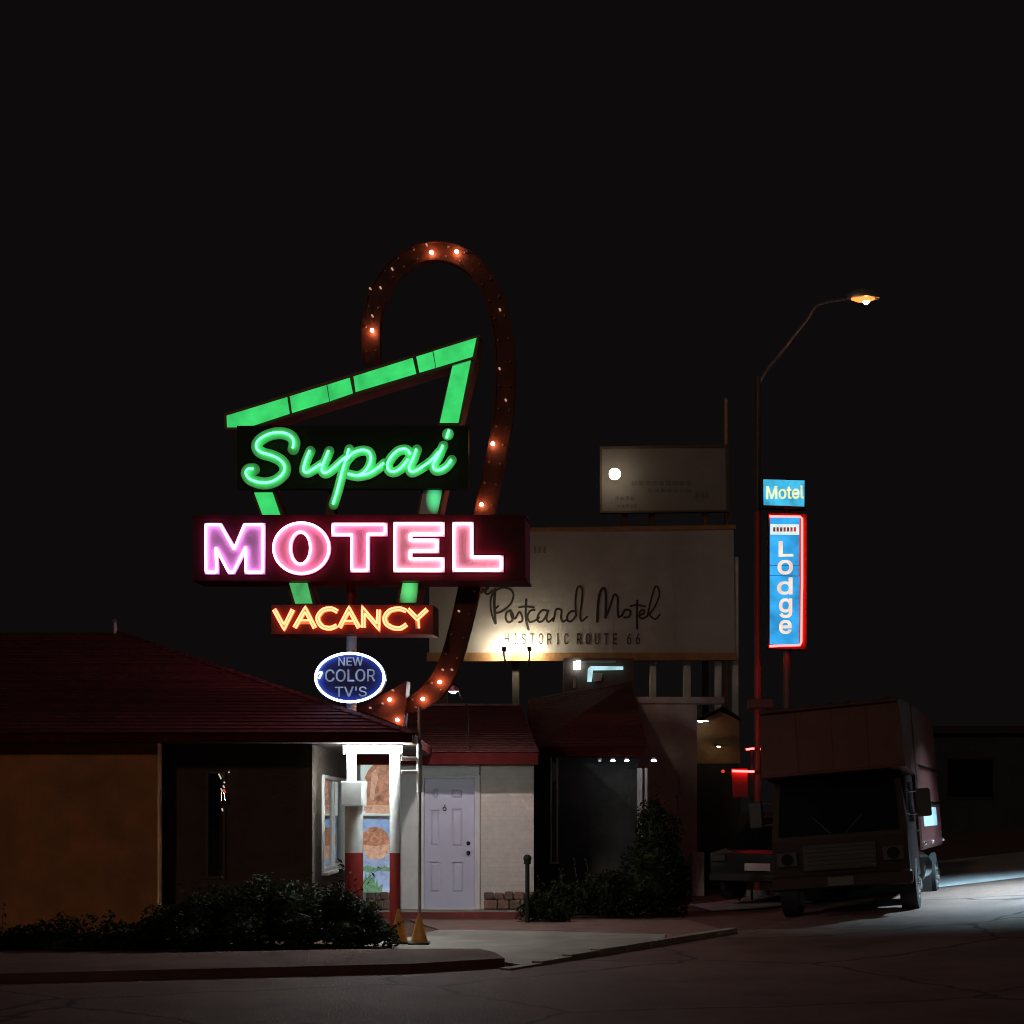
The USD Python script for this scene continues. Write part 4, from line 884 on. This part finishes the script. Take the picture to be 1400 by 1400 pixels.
LS.add('neon_tube', tube(np.column_stack([pth[:, 0], np.full(len(pth), -.06), pth[:, 1]]), .019, 8), G['red_tube'], parent=low, smooth=True)
LS.add('trim', ext(lq([(1097.5, 703), (1103, 703.3), (1102.5, 888.5), (1097.5, 888)]), -.03, .31), M['red_cab'], parent=low)
px_ = LS.px(1076, 1000, .2)[0]
zt = LS.px(0, 690, .15)[1]
LS.add('pole', cyl(px_, .2, 0, zt, .07, sides=20), M['dark_pole'], smooth=40)

# red neon office sign near the pole's foot
RS = Thing('red_neon_sign', 'small red neon sign board left of the street lamp pole foot', 'neon sign', (*P(1016, 1109, 28.0)[:2], float(zg(P(1016, 0, 28.0)[0]))))
def rq(pts, y=0): return Polygon(RS.pxs(pts, y))
RS.add('board', ext(rq([(1000, 1051), (1022, 1051), (1022, 1090), (1002, 1090)]), 0, .08), M['red_cab'])
tb = np.array(LineString(RS.pxs([(1001, 1054), (1031, 1055)], -.05)).segmentize(.08).coords)
RS.add('neon_tube', tube(np.column_stack([tb[:, 0], np.full(len(tb), -.05), tb[:, 1]]), .02, 8), G['red_tube'], smooth=True)
for (a, b) in ((1020, 1031), (1040, 1042.5)):
    tb = np.array(LineString(RS.pxs([(a, 1024.5), (b, 1023.5)], -.05)).segmentize(.04).coords)
    RS.add('neon_tube', tube(np.column_stack([tb[:, 0], np.full(len(tb), -.05), tb[:, 1]]), .018, 8), G['red_tube'], smooth=True)
RS.add('red_lamp', ball((*(lambda p: (p[0], -.03, p[1]))(RS.px(988.5, 1054.5, -.03)),), .03, 2), G['red_spot_glow'], smooth=True)
RS.add('stand', cat([bx(RS.px(1010, 0)[0], RS.px(1013, 0)[0], .03, .07, 0, RS.px(0, 1052)[1]), bx(RS.px(986, 0)[0], RS.px(1044, 0)[0], .082, .1, RS.px(0, 1058)[1], RS.px(0, 1054)[1]), bx(RS.px(1027, 0)[0], RS.px(1030, 0)[0], .03, .07, 0, RS.px(0, 1022)[1]), bx(RS.px(1018, 0)[0], RS.px(1044, 0)[0], .03, .06, RS.px(0, 1026.5)[1], RS.px(0, 1022)[1])]), M['black_metal'])

# lit window sign beneath the billboard
LW = Thing('lit_shop_window', 'lit window edge with bright corner above the rear red roof', 'window', (*P(820, 1109, 32.6)[:2], 0))
def wq(pts, y=0): return Polygon(LW.pxs(pts, y))
LW.add('lit_block', ext(wq([(784.5, 904), (793.5, 903), (793.5, 915), (784.5, 915)]), 0, .1), G['cool_lamp'])
LW.add('tube_frame', ext(wq([(804, 914), (808, 910.5), (852, 911), (852, 915.5), (811, 916), (809, 932), (803, 932)]), 0, .08), glow('cool_tube_frame', (.45, .75, .8), 1.0, vary=.35, scale=3))
LW.add('top_edge', ext(wq([(794, 902.5), (842, 903), (842, 905), (794, 904.8)]), 0, .08), M['grey_metal'])
LW.add('mullion', ext(wq([(783.5, 924), (787, 924), (787, 940), (783.5, 940)]), 0, .08), M['grey_metal'])
LW.add('wall', bx(LW.px(770, 0, .12)[0], LW.px(866, 0, .12)[0], .11, .3, 0, LW.px(0, 900, .12)[1]), M['soffit'])
LW.add('reflector', ext(wq([(812, 920), (824, 920), (822, 930), (812, 932)]), 0.02, .08), M['pole_white'])
FY = 22.6
fl2 = Thing('flood_lamp', 'small bright white flood lamp on a bent arm above the room wing eave', 'lamp', P(619.5, 944.5, FY))
fl2.add('lens', ball((0, 0, 0), .042, 2), G['flood'], smooth=True)
fl2.add('hood', lathe([(.012, .075), (.05, .065), (.066, .03), (.072, -.012), (.066, -.012), (.058, .032), (.045, .055), (.012, .062)], 20), M['grey_metal'], smooth=40)
e = np.array([.17, 1.62, 2.52 - fl2.o[2]])
fl2.add('arm', tube(smooth_path([(0, 0, .07), (.03, .06, .11), (.10, .35, -.06), (.15, .9, -.12), (.17, 1.5, -.2), e], 5), .008, 8), M['black_metal'], smooth=40)

# shiny hanging ornament in the office recess, its glints put in as glowing spots
ch = Thing('wind_chime', 'shiny hanging chime with tiny glowing glints added under the office eave', 'ornament', (*P(304, 1109, 20.05)[:2], 0))
def cp(a, b): x, z = ch.px(a, b, 0); return (x, 0, z)
ch.add('cord', tube([cp(303, 1020), cp(303, 1058), cp(304, 1110)], .004, 6), M['black_metal'])
for a, b, c, d, m in ((299, 1058, 302.5, 1065, 'glint_glow'), (306, 1069, 307.5, 1070.5, 'glint_glow'), (312.5, 1055, 313.5, 1056.5, 'glint_glow'), (305, 1074, 307, 1077, 'glint_glow'), (306, 1079, 308.5, 1084, 'red_spot_glow'), (302, 1078, 304.5, 1082, 'glint_glow'), (303.5, 1105, 304.5, 1109, 'glint_glow')):
    ch.add('glint_glow', tube([cp(a, b), cp(c, d)], .009, 8), G[m], smooth=True)
ch.add('bell', lathe([(.05, 0), (.052, .01), (.03, .12), (0, .14), (0, .13), (.04, .01)], 16).apply_translation(np.array(cp(304, 1096))), M['chrome'], smooth=40)

# ------------------------------------------------------------------ plants
def leaves(n, inside, size, rng, flat_=.6):
    """n small leaf blades at points drawn by inside(); each is two triangles, slightly folded."""
    c = inside(n); nrm_ = rng.normal(size=(n, 3)); nrm_[:, 2] = np.abs(nrm_[:, 2]) + flat_; nrm_ /= np.linalg.norm(nrm_, axis=1, keepdims=True)
    a = np.cross(nrm_, rng.normal(size=(n, 3))); a /= np.linalg.norm(a, axis=1, keepdims=True); b = np.cross(nrm_, a)
    s = size * rng.uniform(.6, 1.4, (n, 1))
    v = np.stack([c - a * s, c + b * s * .45 + nrm_ * s * .15, c + a * s, c - b * s * .45 + nrm_ * s * .15], 1).reshape(-1, 3)
    k = np.arange(n)[:, None] * 4
    f = np.vstack([k + [0, 1, 2], k + [0, 2, 3]])
    return trimesh.Trimesh(v, f, process=False)
def bush(name, label, catg, loc, blobs, n, size, seed, stems=8):
    rng = np.random.default_rng(seed)
    t = Thing(name, label, catg, loc)
    bl = np.array(blobs, float); wts = (bl[:, 3] * bl[:, 4] * bl[:, 5]) ** .7; wts /= wts.sum()
    def inside(k):
        i = rng.choice(len(bl), k, p=wts); d = rng.normal(size=(k, 3)); d /= np.linalg.norm(d, axis=1, keepdims=True)
        r = rng.uniform(.55, 1.06, (k, 1)) ** .8
        p = bl[i, :3] + d * r * bl[i, 3:6]; p += (meshkit.noise(p * 3.0, seed)[:, None] - .5) * .25 * d
        p[:, 2] = np.maximum(p[:, 2], .01); return p
    sh, shl = [], []
    for _ in range(max(6, n // 450)):
        b = bl[rng.integers(len(bl))]; d = rng.normal(size=3); d[2] = abs(d[2]) + .5; d /= np.linalg.norm(d)
        a = b[:3] + d * b[3:6] * .8; e = a + (d + rng.normal(size=3) * .3) * rng.uniform(.12, .3)
        sh.append(tube([a, (a + e) / 2 + rng.normal(size=3) * .015, e], [.005, .004, .002], 5))
        shl.append(np.linspace(a, e, 7)[1:] + rng.normal(size=(6, 3)) * .012)
    shl = np.vstack(shl)
    core = cat([trimesh.creation.icosphere(2, 1.0).apply_transform(np.diag([*(b[3:6] * .62), 1])).apply_translation(b[:3]) for b in bl])
    v = np.array(core.vertices); v[:, 2] = np.maximum(v[:, 2], -.02); core.vertices = v
    sm_ = []
    for _ in range(stems):
        b = bl[rng.integers(len(bl))]; a = np.array([b[0] + rng.uniform(-.2, .2) * b[3], b[1], 0]); e = b[:3] + rng.normal(size=3) * b[3:6] * .4
        sm_.append(tube([a, (a + e) / 2 + rng.normal(size=3) * .03, e], [.02, .014, .006], 6))
    sm_.append(trimesh.creation.icosphere(1, 1.0).apply_transform(np.diag([np.abs(bl[:, 0]).max() + .1, .12, .03, 1])))
    t.add('stem', cat(sm_ + sh), M['stem'])
    t.add('foliage', cat([leaves(n, inside, size, rng), leaves(len(shl), lambda k: shl, size * 1.15, rng), core]), M['leaf'])
    return t
hx0, hy = P(360, 0, 19.3)[0], 19.1
hb = []
rng = np.random.default_rng(11)
for px, top, dd in ((205, 1262, 0), (235, 1238, .1), (270, 1222, 0), (310, 1214, .15), (350, 1206, 0), (395, 1200, .1), (430, 1202, .1), (460, 1206, 0), (488, 1224, -.05), (508, 1256, -.15), (330, 1245, -.4), (410, 1238, -.4), (260, 1258, -.35), (470, 1250, -.35)):
    y = 19.1 + dd - .25; zt = P(px, top, y)[2]
    hb.append((P(px, 0, y)[0] - hx0, y - hy, zt * .5, .33, .38, zt * .52))
bush('hedge', 'large dark clipped hedge in front of the motel office', 'hedge', (hx0, hy, 0), hb, 16000, .035, 5, 14)
gx = P(80, 0, 18.9)[0]
gb = [(P(px, 0, 18.9)[0] - gx, 0 + rng.uniform(-.15, .1), .06, .3, .22, P(px, top, 18.9)[2] * .9) for px, top in ((0, 1276), (30, 1270), (60, 1266), (95, 1262), (130, 1266), (160, 1272), (185, 1274), (-30, 1270))]
bush('low_shrub', 'low ragged shrubs at the foot of the brown wall', 'shrub', (gx, 18.9, 0), gb, 4500, .035, 6, 8)
kx = P(897, 0, 24.6)[0]
kb = [(0, 0, .45, .50, .45, .55), (.02, 0, .85, .44, .4, .45), (0, 0, 1.25, .33, .3, .38), (-.03, 0, 1.55, .2, .2, .28), (-.3, .05, .5, .3, .3, .5), (.28, -.05, .42, .28, .3, .45)]
bush('conical_bush', 'tall dark conical bush in front of the grey building', 'bush', (kx, 24.6, 0), kb, 9000, .035, 8, 8)
dx = P(800, 0, 24.4)[0]
db = [(P(px, 0, 24.4)[0] - dx, rng.uniform(-.2, .2), P(px, top, 24.4)[2] * .5, .36, .32, P(px, top, 24.4)[2] * .52) for px, top in ((770, 1216), (800, 1200), (830, 1190), (855, 1205))]
bush('dark_shrub', 'dark shrub mass between the garden post and the conical bush', 'shrub', (dx, 24.4, 0), db, 6000, .035, 9, 8)
px0 = P(738, 0, 23.2)[0]
pb = [(P(px, 0, 23.2)[0] - px0, rng.uniform(-.1, .1), P(px, top, 23.2)[2] * .5, .17, .17, P(px, top, 23.2)[2] * .5) for px, top in ((724, 1228), (738, 1222), (752, 1232), (764, 1240))]
bush('potted_plant', 'small low plant at the foot of the black garden post', 'plant', (px0, 23.2, 0), pb, 1500, .03, 10, 5)

# ------------------------------------------------------------------ truck
TX, TY = P(1154, 0, 22.9)[0], 22.9
tz = float(zg(TX)) - .0
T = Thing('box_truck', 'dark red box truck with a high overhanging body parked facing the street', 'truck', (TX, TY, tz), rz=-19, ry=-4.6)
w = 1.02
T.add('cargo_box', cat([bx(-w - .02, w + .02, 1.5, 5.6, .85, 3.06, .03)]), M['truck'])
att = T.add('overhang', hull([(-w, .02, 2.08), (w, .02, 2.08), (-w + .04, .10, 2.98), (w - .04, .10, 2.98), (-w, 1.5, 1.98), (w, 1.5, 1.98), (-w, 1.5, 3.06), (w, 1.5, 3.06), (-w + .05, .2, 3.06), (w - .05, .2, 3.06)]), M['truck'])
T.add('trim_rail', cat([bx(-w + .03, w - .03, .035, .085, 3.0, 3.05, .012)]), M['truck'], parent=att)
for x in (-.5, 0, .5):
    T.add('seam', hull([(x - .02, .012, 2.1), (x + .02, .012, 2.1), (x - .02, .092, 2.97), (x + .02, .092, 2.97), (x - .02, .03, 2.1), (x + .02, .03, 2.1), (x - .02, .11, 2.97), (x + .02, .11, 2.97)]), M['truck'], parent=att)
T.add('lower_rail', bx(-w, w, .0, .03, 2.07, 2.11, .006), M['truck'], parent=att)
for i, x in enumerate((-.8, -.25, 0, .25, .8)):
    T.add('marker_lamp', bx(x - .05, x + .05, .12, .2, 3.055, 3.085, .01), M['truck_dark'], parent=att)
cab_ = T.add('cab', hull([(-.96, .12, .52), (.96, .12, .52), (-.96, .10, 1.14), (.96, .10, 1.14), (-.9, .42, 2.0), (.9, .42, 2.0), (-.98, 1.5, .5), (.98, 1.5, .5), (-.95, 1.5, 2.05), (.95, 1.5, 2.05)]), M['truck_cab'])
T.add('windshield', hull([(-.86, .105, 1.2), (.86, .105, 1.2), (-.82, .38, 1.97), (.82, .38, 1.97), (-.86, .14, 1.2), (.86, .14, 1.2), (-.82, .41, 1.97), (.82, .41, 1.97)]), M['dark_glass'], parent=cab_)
for s in (-1, 1):
    T.add('wiper', tube([(s * .1, .085, 1.2), (s * .35, .15, 1.45)], .008, 6), M['truck_dark'], parent=cab_)
gr = T.add('grille', bx(-.52, .52, .075, .12, .68, 1.06, .01), M['truck_dark'])
for i in range(6):
    z = .71 + i * .06
    T.add('grille_bar', bx(-.5, .5, .062, .074, z, z + .022), M['truck_dark'], parent=gr)
for s in (-1, 1):
    h = T.add('headlight', bx(s * .6, s * .9, .07, .13, .76, .98, .015), M['truck_dark'])
    T.add('lens', disc_y(s * .75, .87, .085, .055, .07, 20), M['dark_glass'], parent=h)
T.add('bumper', bx(-1.0, 1.0, -.02, .13, .42, .63, .03), M['truck_cab'])
T.add('number_plate', bx(-.18, .18, -.028, -.021, .46, .58), M['dark_pole'])
T.add('chassis', bx(-.45, .45, .3, 5.5, .45, .85), M['truck_dark'])
T.add('mud_flap', bx(-.95, -.6, 3.6, 3.63, .15, .6), M['truck_dark']); T.add('mud_flap', bx(.6, .95, 3.6, 3.63, .15, .6), M['truck_dark'])
for s in (-1, 1):
    for yy, dual in ((.95, 0), (4.5, 1)):
        xo = s * .98
        wh = T.add('wheel', wheel_x(xo - s * (.5 if dual else .24), xo, yy, .38, .37), M['tyre'], smooth=40)
        T.add('rim', cat([wheel_x(xo - s * .05, xo + s * .006, yy, .38, .22, 24), wheel_x(xo, xo + s * .05, yy, .38, .08, 16)] + [ball((xo + s * .012, yy + .15 * math.cos(a), .38 + .15 * math.sin(a)), .016, 1) for a in np.arange(8) * math.pi / 4]), M['chrome'], parent=wh, smooth=40)
    mr = T.add('mirror', bx(s * 1.1, s * 1.3, .32, .42, 1.35, 1.75, .02), M['truck_dark'])
    T.add('mirror_arm', cat([tube([(s * .93, .4, 1.72), (s * 1.2, .37, 1.72)], .014, 8), tube([(s * .95, .4, 1.4), (s * 1.2, .37, 1.4)], .014, 8)]), M['chrome'], parent=mr)
    T.add('mirror_face', bx(s * 1.12, s * 1.28, .422, .426, 1.37, 1.73), M['chrome'], parent=mr)
dr = T.add('door', hull([(.972, .35, .6), (.985, 1.42, .6), (.955, .45, 1.95), (.97, 1.42, 2.0), (.93, .9, 1.2)]), M['truck_cab'])
T.add('door_window', hull([(.985, .5, 1.3), (.992, 1.3, 1.3), (.965, .6, 1.85), (.978, 1.3, 1.88), (.95, 1, 1.5)]), M['dark_glass'], parent=dr)
T.add('door_handle', bx(.985, 1.03, 1.25, 1.38, 1.14, 1.17, .006), M['chrome'], parent=dr)
T.add('side_reflection', bx(1.042, 1.05, 2.0, 4.6, 1.2, 1.5), M['side_reflection'])  # pale blue panel added in place of a lamp reflection
T.add('side_rail', bx(1.042, 1.075, 1.55, 5.55, 1.55, 1.59, .006), M['chrome'])
T.add('side_rail', bx(1.042, 1.075, 1.55, 5.55, 2.1, 2.14, .006), M['chrome'])
T.add('fuel_tank', tube([(.8, 1.8, .58), (.8, 3.0, .58)], .24, 24), M['chrome'], smooth=40)
for yy in (1.7, 3.1, 5.4): T.add('side_lamp', ball((1.06, yy, .95), .035, 2), M['chrome'], smooth=True)

# parked car seen past the truck's left edge
CA = Thing('parked_car', 'dark parked car half hidden behind the left of the truck', 'car', (5.0, 27.9, float(zg(5.0))), rz=-30)
body = [(-.82, -2.0, .35), (.82, -2.0, .35), (-.84, -2.0, .8), (.84, -2.0, .8), (-.84, 2.0, .4), (.84, 2.0, .4), (-.82, 2.0, .75), (.82, 2.0, .75), (-.84, -1, .9), (.84, -1, .9)]
cb_ = CA.add('body', hull(body), M['car'], smooth=40)
CA.add('cabin', hull([(-.75, -1.5, .86), (.75, -1.5, .86), (-.75, 1.0, .86), (.75, 1.0, .86), (-.58, -.9, 1.38), (.58, -.9, 1.38), (-.58, .4, 1.38), (.58, .4, 1.38)]), M['dark_glass'])
CA.add('roof', hull([(-.58, -.9, 1.382), (.58, -.9, 1.382), (-.58, .4, 1.382), (.58, .4, 1.382), (-.5, -.8, 1.41), (.5, -.8, 1.41), (-.5, .3, 1.41), (.5, .3, 1.41)]), M['car'])
CA.add('number_plate', bx(-.22, .22, -2.03, -2.005, .52, .64), M['plate_white'])
CA.add('bumper', bx(-.84, .84, -2.08, -2.0, .34, .48, .02), M['truck_dark'])
for s in (-1, 1):
    CA.add('tail_lamp', bx(s * .55, s * .8, -2.03, -2.0, .66, .78, .01), M['truck_dark'])
    for yy in (-1.25, 1.3):
        wh = CA.add('wheel', wheel_x(s * .62, s * .85, yy, .31, .31), M['tyre'], smooth=40)
        CA.add('rim', wheel_x(s * .84, s * .858, yy, .31, .19, 20), M['chrome'], parent=wh)

# dim low building beyond the street on the right
RB = Thing('roadside_building', 'dim bluish low building beyond the street at the right edge', 'building', (17.0, 52.0, float(zg(17))))
z0 = -.3
RB.add('wall', bx(-4.5, 14, 0, .3, z0, 3.0), M['blue_wall'])
RB.add('roof_edge', bx(-4.7, 14.2, -.3, 6, 3.0, 3.25, .02), M['truck_dark'])
RB.add('wall', bx(-4.5, -4.2, .3, 6, z0, 3.0), M['blue_wall'])
for i in range(4):
    a = -3 + i * 3.4
    wv = RB.add('window', cat([bx(a, a + 1.6, -.04, -.002, .9, .97), bx(a, a + 1.6, -.04, -.002, 2.2, 2.27), bx(a, a + .07, -.04, -.002, .97, 2.2), bx(a + 1.53, a + 1.6, -.04, -.002, .97, 2.2)]), M['truck_dark'])
    RB.add('pane', bx(a + .07, a + 1.53, -.02, -.003, .97, 2.2), M['dark_glass'], parent=wv)
